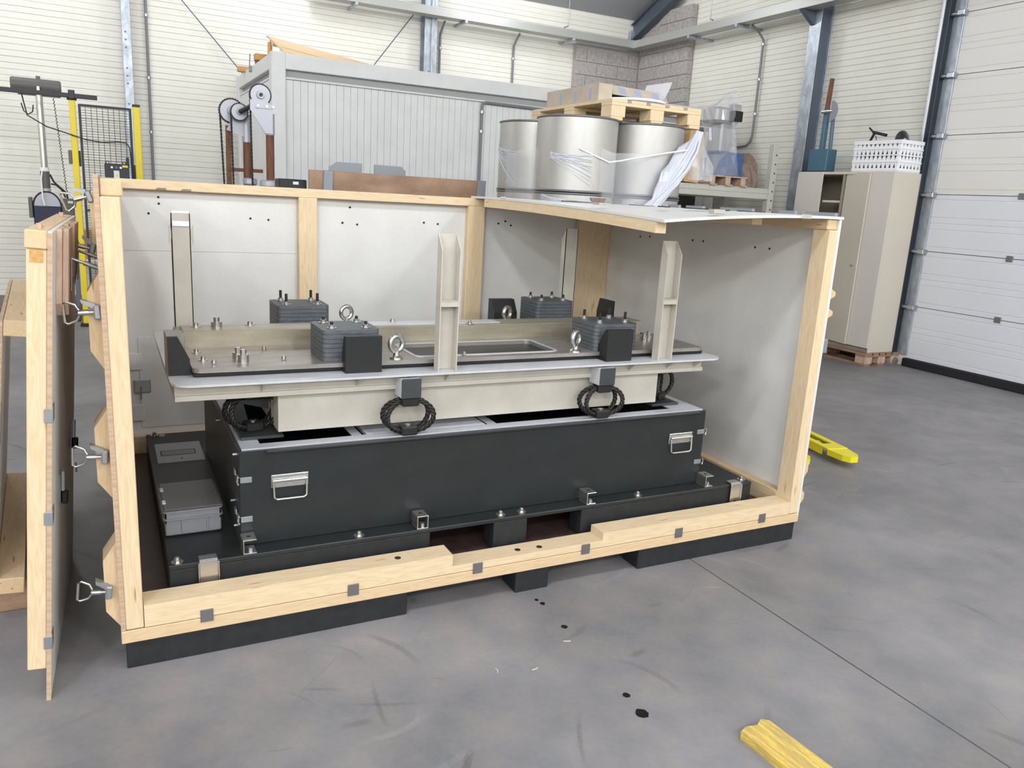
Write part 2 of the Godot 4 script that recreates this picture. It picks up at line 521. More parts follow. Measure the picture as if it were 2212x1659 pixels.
# ------------------------------------------------------------------ room
func build_room() -> void:
	var x0 := -13.0
	var x1 := 8.17
	var z0 := -9.0
	var z1 := 16.0
	var fl := struct("floor")
	obj("slab", bxm(x0 - 0.3, 2.422, -0.2, 0.0, z0 - 0.3, z1 + 0.3), M.floor, fl)
	obj("slab", bxm(2.43, x1 + 0.3, -0.2, 0.0, z0 - 0.3, z1 + 0.3), M.floor, fl)
	obj("joint_filler", bxm(2.422, 2.43, -0.2, -0.006, z0 - 0.3, z1 + 0.3), M.joint, fl)
	var kb := obj("baseboard_back", bxm(x0, x1, 0.0, 0.09, z0 + 0.0, z0 + 0.97, 0.01), M.concrete_dark)
	kb.set_meta("kind", "structure")
	# back wall: horizontal micro-ribbed boards on a backing
	var wb := struct("wall_back")
	obj("backing", bxm(x0 - 0.3, x1 + 0.3, -0.2, 5.4, z0 - 0.3, z0 - 0.022), M.wallgap, wb)
	var rg := RandomNumberGenerator.new()
	rg.seed = 77
	var y := 0.09
	var k := 0
	while y < 4.58:
		var h := 0.0712
		var deep: float = 0.003 if k % 4 == 3 else rg.randf_range(0.0008, 0.0018)
		obj("board", bxm(x0, x1, y + deep * 0.5, minf(y + h - deep * 0.5, 4.6), z0 - 0.02, z0, 0.003), M.wall, wb)
		y += h
		k += 1
	# right wall: boards beyond the roller door, plain wall past it
	var wr := struct("wall_right")
	obj("backing", bxm(x1 + 0.022, x1 + 0.3, -0.2, 4.7, z0 - 0.3, -3.2), M.wallgap, wr)
	y = 0.0
	k = 0
	while y < 5.6:
		var h := 0.0712
		var deep: float = 0.003 if k % 2 == 1 else rg.randf_range(0.0008, 0.0018)
		# the end wall of the hall: each board ends at the slope of the roof
		var zs := -9.0 if y < 4.5 else -9.0 + (y + h - 4.5) / 0.44
		obj("board", bxm(x1, x1 + 0.02, y + deep * 0.5, y + h - deep * 0.5, zs, -3.22 if y < 4.3 else 2.0, 0.003), M.wall, wr)
		y += h
		k += 1
	obj("upper_panel", MB.new().prism([Vector2(-9.3, 4.3), Vector2(16.3, 4.3), Vector2(16.3, 7.0), Vector2(-3.8, 7.0), Vector2(-9.3, 4.7)], "zy", x1 + 0.0205, x1 + 0.3), M.wall, wr)
	obj("near_part", bxm(x1, x1 + 0.3, -0.2, 4.3, 1.0, z1 + 0.3), M.wall, wr)
	var wl := struct("wall_left")
	obj("panel", MB.new().prism([Vector2(-9.3, -0.2), Vector2(16.3, -0.2), Vector2(16.3, 7.0), Vector2(-3.8, 7.0), Vector2(-9.3, 4.7)], "zy", x0 - 0.3, x0), M.wall, wl)
	var wf := struct("wall_front")
	obj("panel", bxm(x0 - 0.3, x1 + 0.3, -0.2, 7.0, z1, z1 + 0.3), M.wall, wf)
	# roof
	var ce := struct("ceiling")
	obj("roof_sheet", MB.new().prism([Vector2(-9.3, 4.45), Vector2(-4.0, 6.78), Vector2(16.3, 6.78), Vector2(16.3, 7.0), Vector2(-4.05, 7.0), Vector2(-9.3, 4.7)], "zy", x0 - 0.3, x1 + 0.3), M.roof, ce)
	for j in 3:
		var zz := -8.2 + j * 1.6
		obj("purlin", MB.new().prism([Vector2(zz, roof_y(zz) - 0.12), Vector2(zz + 0.06, roof_y(zz + 0.06) - 0.12), Vector2(zz + 0.06, roof_y(zz + 0.06)), Vector2(zz, roof_y(zz))], "zy", x0, x1 - 0.05), M.galv, ce)
	# corner lining of concrete blocks
	var wc := struct("wall_corner")
	obj("mortar", bxm(6.86, 8.16, 0.0, 4.09, -8.995, -8.9), M.mortar, wc)
	obj("mortar", bxm(8.07, 8.165, 0.0, 4.52, -8.9, -7.62), M.mortar, wc)
	var rows := 23
	for r in rows:
		var yy := 0.02 + r * 0.2
		var off: float = 0.2 if r % 2 else 0.0
		if yy < 4.0:
			var xx := 6.85
			var first := true
			while xx < 8.03:
				var w: float = (0.2 if (first and off > 0.0) else 0.4)
				first = false
				obj("block", bxm(xx + 0.004, minf(xx + w, 8.055) - 0.004, yy + 0.004, minf(yy + 0.196, 4.1), -8.98, -8.88, 0.004), M.block, wc)
				xx += w
		var zz := -7.6
		var f2 := true
		var zend := -8.86
		while zz > zend + 0.05:
			var w: float = (0.2 if (f2 and off > 0.0) else 0.4)
			f2 = false
			if yy < 4.4 or zz > -8.3:
				obj("block", bxm(8.05, 8.15, yy + 0.004, yy + 0.196, maxf(zz - w, zend) + 0.004, zz - 0.004, 0.004), M.block, wc)
			zz -= w
	# steel columns and the rafter in the corner
	column("galvanised steel column on the far wall left of the site cabin", V(0.395, 0, -8.9), 4.6, 0.1)
	column("perforated galvanised steel column above the site cabin on the far wall", V(4.36, 0, -8.9), 4.6, 0.19)
	column_right()
	var rf := thing("roof_rafter", "dark steel rafter rising from the block corner under the roof", "rafter", V(7.95, 4.4, -8.95))
	var sl := 0.44
	obj("web", MB.new().prism([Vector2(0, -0.16), Vector2(4.9, -0.16 + 4.9 * sl), Vector2(4.9, 0.1 + 4.9 * sl), Vector2(0, 0.1)], "zy", -0.005, 0.005), M.galv_dark, rf)
	for yy in [-0.16, 0.09]:
		obj("flange", MB.new().prism([Vector2(0, yy), Vector2(4.9, yy + 4.9 * sl), Vector2(4.9, yy + 0.012 + 4.9 * sl), Vector2(0, yy + 0.012)], "zy", -0.06, 0.06), M.galv_dark, rf)
	obj("corner_post", bxm(-0.07, 0.06, -4.4, 0.0, -0.04, 0.04), M.galv, rf)
	# cable tray along both walls
	var tr := thing("cable_tray", "perforated galvanised cable tray running round both walls under the roof", "cable tray", V(0, 4.07, 0))
	var xin := 7.72
	var zin := -8.56
	obj("tray_floor", bxm(2.6, 7.92, 0.0, 0.006, -8.76, zin), M.tray, tr)
	obj("tray_side", bxm(2.6, xin, 0.0, 0.11, zin - 0.003, zin + 0.003), M.tray, tr)
	obj("tray_side", bxm(2.6, 7.92, 0.0, 0.11, -8.763, -8.757), M.tray, tr)
	obj("tray_floor", bxm(xin, 7.92, 0.0, 0.006, zin, 0.8), M.tray, tr)
	obj("tray_side", bxm(xin - 0.003, xin + 0.003, 0.0, 0.11, zin, 0.8), M.tray, tr)
	obj("tray_side", bxm(7.917, 7.923, 0.0, 0.11, -8.76, 0.8), M.tray, tr)
	obj("corner_plate", bxm(xin - 0.05, xin + 0.004, -0.005, 0.115, zin - 0.004, zin + 0.008), M.zinc, tr)
	for x in [3.2, 4.8, 6.6]:
		obj("bracket", bxm(x - 0.02, x + 0.02, -0.04, 0.0, -8.98, zin + 0.02, 0.004), M.galv, tr)
	for z in [-7.2, -6.2, -2.6]:
		obj("bracket", bxm(xin - 0.02, 8.16, -0.04, 0.0, z - 0.02, z + 0.02, 0.004), M.galv, tr)
	obj("bracket_gusset", MB.new().prism([Vector2(xin, 0.0), Vector2(7.955, 0.0), Vector2(7.955, -0.16)], "xy", -5.12, -5.06), M.galv_dark, tr)
	# conduits
	conduit("grey conduit running down the far wall beside the left column", [V(0.632, 4.5, -8.97), V(0.632, 0.1, -8.97)], [V(0.632, 2.86, -8.97), V(0.632, 2.2, -8.97), V(0.632, 3.6, -8.97)])
	conduit("grey conduit dropping from the cable tray right of the middle column", [V(4.57, 4.06, -8.8), V(4.57, 3.98, -8.9), V(4.57, 3.9, -8.965), V(4.57, 0.1, -8.965)], [V(4.57, 3.72, -8.965)])
	conduit("grey conduit dropping from the cable tray near the block corner", [V(5.79, 4.06, -8.8), V(5.785, 3.98, -8.9), V(5.78, 3.9, -8.965), V(5.78, 0.1, -8.965)], [V(5.78, 3.72, -8.965)])
	conduit("bent grey conduit on the right wall behind the wrapped machine", [V(7.9, 4.06, -6.1), V(8.02, 4.0, -6.1), V(8.13, 3.9, -6.1), V(8.13, 2.66, -6.1), V(8.13, 2.58, -6.13), V(8.13, 2.53, -6.2), V(8.13, 2.52, -6.35), V(8.13, 2.52, -6.75)], [V(8.13, 3.85, -6.1), V(8.13, 3.4, -6.1), V(8.13, 2.95, -6.1)])
	for w in [[V(0.98, 3.9, -8.9), V(1.8, 3.0, -8.9), V(3.5, 1.1, -8.9), "thin steel bracing rod slanting down to the cabin's left corner"], [V(4.2, 4.2, -8.9), V(3.55, 3.35, -8.9), V(1.7, 0.9, -8.9), "thin steel bracing rod slanting up to the middle column"]]:
		tag(obj("bracing_rod", MB.new().path([w[0], w[1], w[2]], 0.007, 6), M.galv_dark), w[3], "rod", "wall bracing rods")
	var dr := thing("hanger_rod", "thin rod and hook hanging to the back cable tray", "rod", V(6.62, 4.2, -8.8))
	obj("rod", MB.new().cyl(V(0, 0.08, 0), V(0, 0.55, 0), 0.006, -1, 6), M.galv, dr)
	obj("hook", MB.new().path([V(0, 0.08, 0), V(-0.1, 0.04, 0.06), V(-0.1, 0.0, 0.08)], 0.01, 6), M.galv, dr)
	var dr2 := thing("hanger_rod", "thin rod and hook hanging to the right cable tray", "rod", V(7.92, 4.2, -7.0))
	obj("rod", MB.new().cyl(V(0, 0.08, 0), V(0, 1.1, 0), 0.006, -1, 6), M.galv, dr2)
	obj("hook", MB.new().path([V(0, 0.08, 0), V(-0.07, 0.04, 0.14), V(-0.07, 0.0, 0.14)], 0.01, 6), M.galv, dr2)
	build_door()

func conduit(label: String, pts: Array, clips: Array) -> void:
	var t := thing("conduit", label, "conduit", pts[0])
	var loc := []
	for p in pts: loc.append(p - pts[0])
	obj("pipe", MB.new().path(loc, 0.016, 8), M.conduit, t)
	for c in clips:
		obj("pipe_clip", MB.new().cyl(c - pts[0] - V(0, 0.015, 0), c - pts[0] + V(0, 0.015, 0), 0.024, -1, 10), M.zinc, t)

func column(label: String, at: Vector3, h: float, w: float) -> void:
	var t := thing("steel_column", label, "column", at, "steel wall columns")
	obj("web", bxm(-0.004, 0.004, 0, h, -0.08, 0.09), M.galv, t)
	obj("front_flange", bxm(-w * 0.5, w * 0.5, 0, h, 0.09, 0.1, 0.002), M.galv, t)
	obj("back_flange", bxm(-w * 0.5, w * 0.5, 0, h, -0.09, -0.08, 0.002), M.galv, t)
	if w > 0.15: obj("rib", bxm(0.0, 0.03, 0, h, 0.1, 0.13, 0.002), M.galv, t)
	for g in 3:
		for k in 3:
			obj("bolt", MB.new().cyl(V(-w * 0.12, 3.35 - g * 0.42 - k * 0.09, 0.1), V(-w * 0.12, 3.35 - g * 0.42 - k * 0.09, 0.106), 0.012, -1, 8), M.galv_dark, t)

func column_right() -> void:
	var t := thing("steel_column", "grey steel column on the right wall beside the cabinets", "column", V(8.06, 0, -5.05), "steel wall columns")
	obj("web", bxm(-0.09, 0.1, 0, 4.6, -0.005, 0.005), M.galv, t)
	obj("front_flange", bxm(-0.1, -0.09, 0, 4.6, -0.09, 0.09, 0.002), M.galv, t)
	obj("back_flange", bxm(0.09, 0.105, 0, 4.6, -0.09, 0.09, 0.002), M.galv, t)
	obj("side_plate", bxm(-0.09, 0.09, 0, 4.6, 0.05, 0.056), M.galv_dark, t)
	for k in 4:
		obj("bolt", MB.new().cyl(V(-0.1, 3.1 - k * 0.5, -0.03), V(-0.106, 3.1 - k * 0.5, -0.03), 0.012, -1, 8), M.zinc, t)

func build_door() -> void:
	var d := struct("door_1")
	d.position = V(8.17, 0, 0)
	var za := -3.22
	var zb := 1.05
	obj("bottom_seal", bxm(-0.03, 0.05, 0.0, 0.095, za - 0.02, zb, 0.01), M.rubber, d)
	var y := 0.095
	var tops := [0.688, 1.311, 1.927, 2.547, 3.163, 3.78, 4.32]
	var i := 0
	for tp in tops:
		# profile across the section: grooves at both edges and three in the middle
		var h: float = tp - y
		var prof := [Vector2(0.04, 0.003), Vector2(0.0, 0.004)]
		for g in [0.055, h * 0.5 - 0.065, h * 0.5, h * 0.5 + 0.065, h - 0.055]:
			prof.append(Vector2(0.0, g - 0.006)); prof.append(Vector2(0.005, g)); prof.append(Vector2(0.0, g + 0.006))
		prof.append(Vector2(0.0, h - 0.003)); prof.append(Vector2(0.04, h - 0.002))
		var poly := []
		for p in prof: poly.append(Vector2(p.x, p.y + y))
		obj("door_section", MB.new().prism(poly, "xy", za, zb), M.door_lower if i < 3 else M.door_upper, d)
		if i < 6:
			for zz in [-2.25, -1.2, -0.15, 0.9]:
				obj("hinge", bxm(-0.012, 0.0, tp - 0.03, tp + 0.03, zz - 0.035, zz + 0.035, 0.004), M.clip, d)
			obj("roller_bracket", bxm(-0.08, 0.0, tp - 0.035, tp + 0.02, za - 0.03, za + 0.05, 0.006), M.zinc, d)
			obj("roller", MB.new().cyl(V(-0.05, tp - 0.01, za - 0.12), V(-0.05, tp - 0.01, za + 0.0), 0.022, -1, 12), M.zinc, d)
		y = tp
		i += 1
	obj("backing", bxm(0.045, 0.3, -0.2, 4.35, za - 0.1, zb + 0.1), M.wallgap, d)
	obj("track", bxm(-0.1, -0.02, 0.13, 4.3, za - 0.16, za - 0.1, 0.004), M.trackdark, d)
	obj("track_lip", bxm(-0.115, -0.1, 0.13, 4.3, za - 0.19, za - 0.16, 0.003), M.alu, d)
	obj("angle_post", bxm(-0.02, 0.0, 0.13, 4.3, za - 0.16, za + 0.02, 0.003), M.galv, d)
	obj("plinth_stone", MB.new().lathe(V(-0.06, 0.0, za - 0.17), [Vector2(0, 0), Vector2(0.1, 0), Vector2(0.11, 0.05), Vector2(0.08, 0.11), Vector2(0, 0.12)], 14), M.concrete_dark, d)

# ------------------------------------------------------------------ the big crate
func latch(parent: Node3D, at: Vector3, tilt: float) -> void:
	# butterfly twist latch whose ring sticks out to the left
	var b := obj("latch", bxm(-0.02, 0.0, -0.022, 0.022, -0.025, 0.02, 0.004), M.zinc, parent)
	b.position = at
	b.rotation.z = tilt
	obj("spindle", MB.new().cyl(V(-0.02, 0, 0.005), V(-0.062, 0, 0.005), 0.006, -1, 8).cyl(V(-0.034, 0, 0.005), V(-0.06, 0, 0.005), 0.009, -1, 8), M.steel, b)
	obj("ring", MB.new().path([V(-0.055, 0.0, 0.0), V(-0.068, 0.024, -0.004), V(-0.092, 0.034, -0.008), V(-0.1, 0.028, -0.008), V(-0.1, -0.028, -0.008), V(-0.092, -0.034, -0.008), V(-0.068, -0.024, -0.004)], 0.0042, 7, true), M.steel, b)
	obj("hook", MB.new().prism([Vector2(-0.02, 0.012), Vector2(-0.05, 0.03), Vector2(-0.052, 0.042), Vector2(-0.012, 0.026)], "xy", -0.014, 0.014), M.zinc, b)

func cam_block(parent: Node3D, x: float, y0: float, y1: float, z0: float, z1: float, side: float, out := 0.045) -> void:
	var c := minf(0.06, (y1 - y0) * 0.35)
	obj("cam_block", MB.new().prism([Vector2(x, y0), Vector2(x + side * out, y0 + c), Vector2(x + side * out, y1 - c), Vector2(x, y1)], "xy", z0, z1), M.pine2_y, parent)

func build_crate() -> void:
	var t := thing("packing_crate", "large open pine packing crate with white panels standing on black skids", "crate")
	for z in [[-0.135, -0.012], [-1.04, -0.92], [-1.945, -1.825]]:
		for x in [[0.012, 1.007], [1.488, 1.646], [2.118, 3.09]]:
			obj("skid", bxm(x[0], x[1], 0.0, 0.1, z[0], z[1], 0.003), M.skid, t)
	# base frame
	obj("base_beam", bxm(0.0, 3.1, 0.1, 0.146, -0.07, 0.0, 0.003), M.pine2_x, t)
	obj("base_beam", bxm(0.0, 3.1, 0.1, 0.146, -1.957, -1.89, 0.003), M.pine2_x, t)
	for x in [[0.0, 0.07], [1.5, 1.64], [3.03, 3.1]]:
		obj("base_crossbeam", bxm(x[0], x[1], 0.1, 0.144, -1.89, -0.07, 0.003), M.skid, t)
	obj("floor_panel", bxm(0.016, 3.084, 0.1445, 0.15, -1.945, -0.012), M.phenolic, t)
	# front sill: tall at both ends, cut low in the middle
	obj("front_sill", MB.new().prism([Vector2(0.072, 0.15), Vector2(3.026, 0.15), Vector2(3.026, 0.216), Vector2(1.905, 0.216), Vector2(1.905, 0.181), Vector2(1.19, 0.181), Vector2(1.19, 0.23), Vector2(0.072, 0.23)], "xy", -0.1, 0.0), M.pine_x, t)
	for h in [[0.977, 0.2302, -0.05], [1.506, 0.1812, -0.046], [1.607, 0.1812, -0.04]]:
		obj("dowel_hole", MB.new().cyl(V(h[0], h[1] - 0.001, h[2]), V(h[0], h[1] + 0.0005, h[2]), 0.013, -1, 14), M.hole, t)
	for x in [0.268, 0.786, 1.301, 1.817, 2.327, 2.844]:
		obj("metal_clip", bxm(x - 0.021, x + 0.021, 0.132, 0.178, -0.0005, 0.005, 0.001), M.clip, t)
	# posts
	obj("post", bxm(0.016, 0.07, 0.15, 1.5615, -0.06, 0.0, 0.003), M.pine_y, t)
	obj("post", bxm(3.028, 3.084, 0.15, 1.5615, -0.1, 0.0, 0.003), M.pine_y, t)
	obj("post", bxm(2.832, 3.084, 0.15, 1.563, -1.945, -1.8975, 0.003), M.pine_y, t)
	obj("post", bxm(0.016, 0.07, 0.15, 1.563, -1.945, -1.8975, 0.003), M.pine_y, t)
	for x in [[0.997, 1.1], [2.03, 2.142]]:
		obj("batten", bxm(x[0], x[1], 0.25, 1.563, -1.945, -1.8975, 0.003), M.pine_y, t)
	# rails
	obj("back_rail", bxm(0.078, 3.022, 1.563, 1.612, -1.945, -1.8975, 0.003), M.pine_x, t)
	obj("back_bottom_rail", bxm(0.07, 2.832, 0.15, 0.25, -1.945, -1.8975, 0.003), M.pine_x, t)
	obj("side_rail", bxm(0.016, 0.078, 1.5625, 1.612, -1.945, -0.012, 0.004), M.pine2_z, t)
	obj("side_rail", bxm(3.022, 3.084, 1.5625, 1.612, -1.945, -0.012, 0.004), M.pine2_z, t)
	obj("side_bottom_rail", bxm(3.028, 3.084, 0.15, 0.24, -1.8975, -0.1, 0.003), M.pine2_z, t)
	obj("side_bottom_rail", bxm(0.016, 0.07, 0.15, 0.24, -1.8975, -0.06, 0.003), M.pine2_z, t)
	# sheets
	obj("end_sheet", bxm(0.0, 0.0155, 0.147, 1.622, -1.957, -0.002, 0.001), M.plyedge, t)
	obj("end_sheet", bxm(3.0845, 3.1, 0.147, 1.612, -1.957, -0.002, 0.001), M.white_ply, t)
	var back := obj("back_sheet", bxm(0.016, 3.084, 0.147, 1.612, -1.958, -1.9455, 0.001), M.white_ply, t)
	obj("upper_thin_sheet", bxm(0.07, 0.996, 1.25, 1.562, -1.9455, -1.943), M.white_ply, back)  # thin raised sheet over the upper left area, same white
	# flush hatch with recessed handle near the left post
	obj("hatch", bxm(0.15, 0.55, 0.285, 0.79, -1.9455, -1.942, 0.001), M.white_ply, back)
	for y in [[0.61, 0.70], [0.325, 0.415]]:
		obj("hinge_plate", bxm(0.1, 0.165, y[0], y[1], -1.9455, -1.938, 0.002), M.white_ply, back)
	var rec := obj("recessed_handle", bxm(0.12, 0.203, 0.483, 0.557, -1.9455, -1.934, 0.006), M.zinc, back)
	rec.set_meta("label", "chrome recessed handle")
	obj("pull_rod", MB.new().cyl(V(0.152, 0.45, -1.93), V(0.152, 0.52, -1.93), 0.004, -1, 8), M.steel, back)
	var sc := MB.new()
	for p in [[0.233, 1.442], [0.743, 1.436], [0.839, 1.432], [0.283, 1.527], [0.284, 1.494], [1.256, 1.432], [1.343, 1.425], [1.299, 1.521], [1.757, 1.451], [1.847, 1.446], [2.259, 1.464], [2.349, 1.455], [2.308, 1.48]]:
		sc.cyl(V(p[0], p[1], -1.946), V(p[0], p[1], -1.941), 0.006, -1, 8)
	for p in [[1.432, -1.551], [1.439, -1.449], [1.445, -1.035], [1.446, -0.941], [1.444, -0.525], [1.445, -0.421], [0.311, -0.131]]:
		sc.cyl(V(3.086, p[0], p[1]), V(3.0825, p[0], p[1]), 0.006, -1, 8)
	obj("screw_heads", sc, M.hole, t).set_meta("kind", "stuff")
	for x in [0.29, 0.41]:
		for j in 2:
			obj("ink_stamp", bxm(x - 0.02 + j * 0.006, x + 0.03, 1.566 + j * 0.006, 1.569 + j * 0.006, -1.898, -1.897), M.ink, t)
	# cam blocks and butterfly latches outside the left end
	cam_block(t, 0.0, 1.03, 1.33, -0.16, -0.06, -1.0, 0.035)
	cam_block(t, 0.0, 0.6, 0.9, -0.16, -0.06, -1.0, 0.04)
	cam_block(t, 0.0, 0.16, 0.46, -0.12, -0.02, -1.0, 0.04)
	latch(t, V(0.0, 1.214, -0.05), 0.05)
	latch(t, V(-0.005, 0.748, -0.05), -0.05)
	latch(t, V(-0.018, 0.293, -0.018), -0.12)
	cam_block(t, 0.0, 1.3, 1.58, -0.9, -0.75, -1.0, 0.02)
	latch(t, V(-0.012, 1.545, -0.76), 0.3)
	latch(t, V(-0.012, 1.345, -0.76), -0.25)
	# cam blocks outside the right end
	cam_block(t, 3.1, 1.232, 1.292, -0.12, -0.012, 1.0, 0.04)
	cam_block(t, 3.1, 1.14, 1.198, -0.12, -0.012, 1.0, 0.04)
	cam_block(t, 3.1, 0.32, 0.44, -0.12, -0.012, 1.0, 0.03)
	cam_block(t, 3.1, 0.18, 0.28, -0.12, -0.012, 1.0, 0.03)
	# lid over the right third, its free front corner sagging
	var lid := MB.new()
	var nx := 8
	var nz := 12
	var P := func(i: int, j: int, up: float) -> Vector3:
		var u := float(i) / nx
		var w := float(j) / nz
		var sag := 0.052 * (1.0 - u) * (1.0 - u) * w * w
		return V(lerpf(2.068, 3.104, u), 1.613 + up - sag, lerpf(-1.957, 0.003, w))
	for i in nx:
		for j in nz:
			for up in [0.0, 0.012]:
				lid.quad(P.call(i, j, up), P.call(i + 1, j, up), P.call(i + 1, j + 1, up), P.call(i, j + 1, up), Vector3.UP if up > 0.0 else Vector3.DOWN)
	for i in nx:
		lid.quad(P.call(i, nz, 0.0), P.call(i + 1, nz, 0.0), P.call(i + 1, nz, 0.012), P.call(i, nz, 0.012), Vector3.BACK)
		lid.quad(P.call(i, 0, 0.0), P.call(i + 1, 0, 0.0), P.call(i + 1, 0, 0.012), P.call(i, 0, 0.012), Vector3.FORWARD)
	for j in nz:
		lid.quad(P.call(0, j, 0.0), P.call(0, j + 1, 0.0), P.call(0, j + 1, 0.012), P.call(0, j, 0.012), Vector3.LEFT)
		lid.quad(P.call(nx, j, 0.0), P.call(nx, j + 1, 0.0), P.call(nx, j + 1, 0.012), P.call(nx, j, 0.012), Vector3.RIGHT)
	var lo := obj("lid", lid, M.white_ply, t)
	lo.set_meta("label", "white lid sheet sagging at its free corner")
	var beam := MB.new()
	var pts := []
	for j in 9:
		var w := lerpf(0.1, 0.97, j / 8.0)
		pts.append(V(2.0705, 1.612 - 0.052 * w * w, lerpf(-1.957, 0.003, w)))
	for j in 8:
		var a: Vector3 = pts[j]
		var b: Vector3 = pts[j + 1]
		var dx := V(0.055, -0.001, 0)
		var dy := V(0, -0.047, 0)
		beam.quad(a, b, b + dy, a + dy, Vector3.LEFT)
		beam.quad(a + dx, b + dx, b + dx + dy, a + dx + dy, Vector3.RIGHT)
		beam.quad(a + dy, b + dy, b + dx + dy, a + dx + dy, Vector3.DOWN)
		beam.quad(a, b, b + dx, a + dx, Vector3.UP)
		if j == 7: beam.quad(b, b + dx, b + dx + dy, b + dy, Vector3.BACK)
		if j == 0: beam.quad(a, a + dx, a + dx + dy, a + dy, Vector3.FORWARD)
	obj("lid_beam", beam, M.pine_z, lo)
	obj("lid_batten", bxm(2.66, 2.72, 1.568, 1.612, -1.85, -0.12, 0.003), M.pine2_z, lo)
	for c in [[2.069, -1.5], [2.069, -0.52]]:
		obj("lid_clip", bxm(c[0] - 0.003, c[0] + 0.06, 1.617, 1.628, c[1] - 0.03, c[1] + 0.03, 0.002), M.steel, lo)
	for x in [2.35, 2.86]:
		obj("lid_clip", bxm(x - 0.03, x + 0.03, 1.607, 1.628, -0.03, 0.009, 0.002), M.steel, lo)
	for m in [[2.45, -0.33, 0.16], [2.3, -0.33, 0.05], [2.86, -0.42, 0.16], [2.72, -0.4, 0.05], [2.35, -1.3, 0.2], [2.75, -1.2, 0.16]]:
		obj("ink_stamp", bxm(m[0], m[0] + m[2], 1.6225, 1.6275, m[1] - 0.03, m[1], 0.0), M.ink, lo)
	# white flap hung along the outside of the right end, metal tabs on its top
	var fp := obj("outer_flap", bxm(3.1005, 3.132, 1.04, 1.625, -1.93, -0.03, 0.002), M.lilac, t)
	fp.set_meta("label", "white flap sheet outside the right end")
	for z in [[-0.05, -0.24], [-0.3, -0.42], [-0.6, -0.86], [-1.0, -1.16], [-1.22, -1.33]]:
		obj("metal_tab", bxm(3.106, 3.126, 1.62, 1.642, z[1], z[0], 0.004), M.greysteel, fp)
	obj("metal_foot", bxm(3.1005, 3.15, 0.97, 1.04, -0.09, -0.02, 0.004), M.greysteel, fp)

# ------------------------------------------------------------------ black transport base inside the crate
func bolt_on(parent: Node3D, at: Vector3, r := 0.011, h := 0.016, washer := true) -> void:
	var mb := MB.new()
	if washer: mb.cyl(V(0, 0, 0), V(0, 0.003, 0), r * 1.9, -1, 14)
	mb.cyl(V(0, 0.003, 0), V(0, h, 0), r, -1, 6)
	mb.cyl(V(0, h, 0), V(0, h + 0.004, 0), r * 0.6, -1, 8)
	var o := obj("bolt", mb, M.steel, parent)
	o.position = at

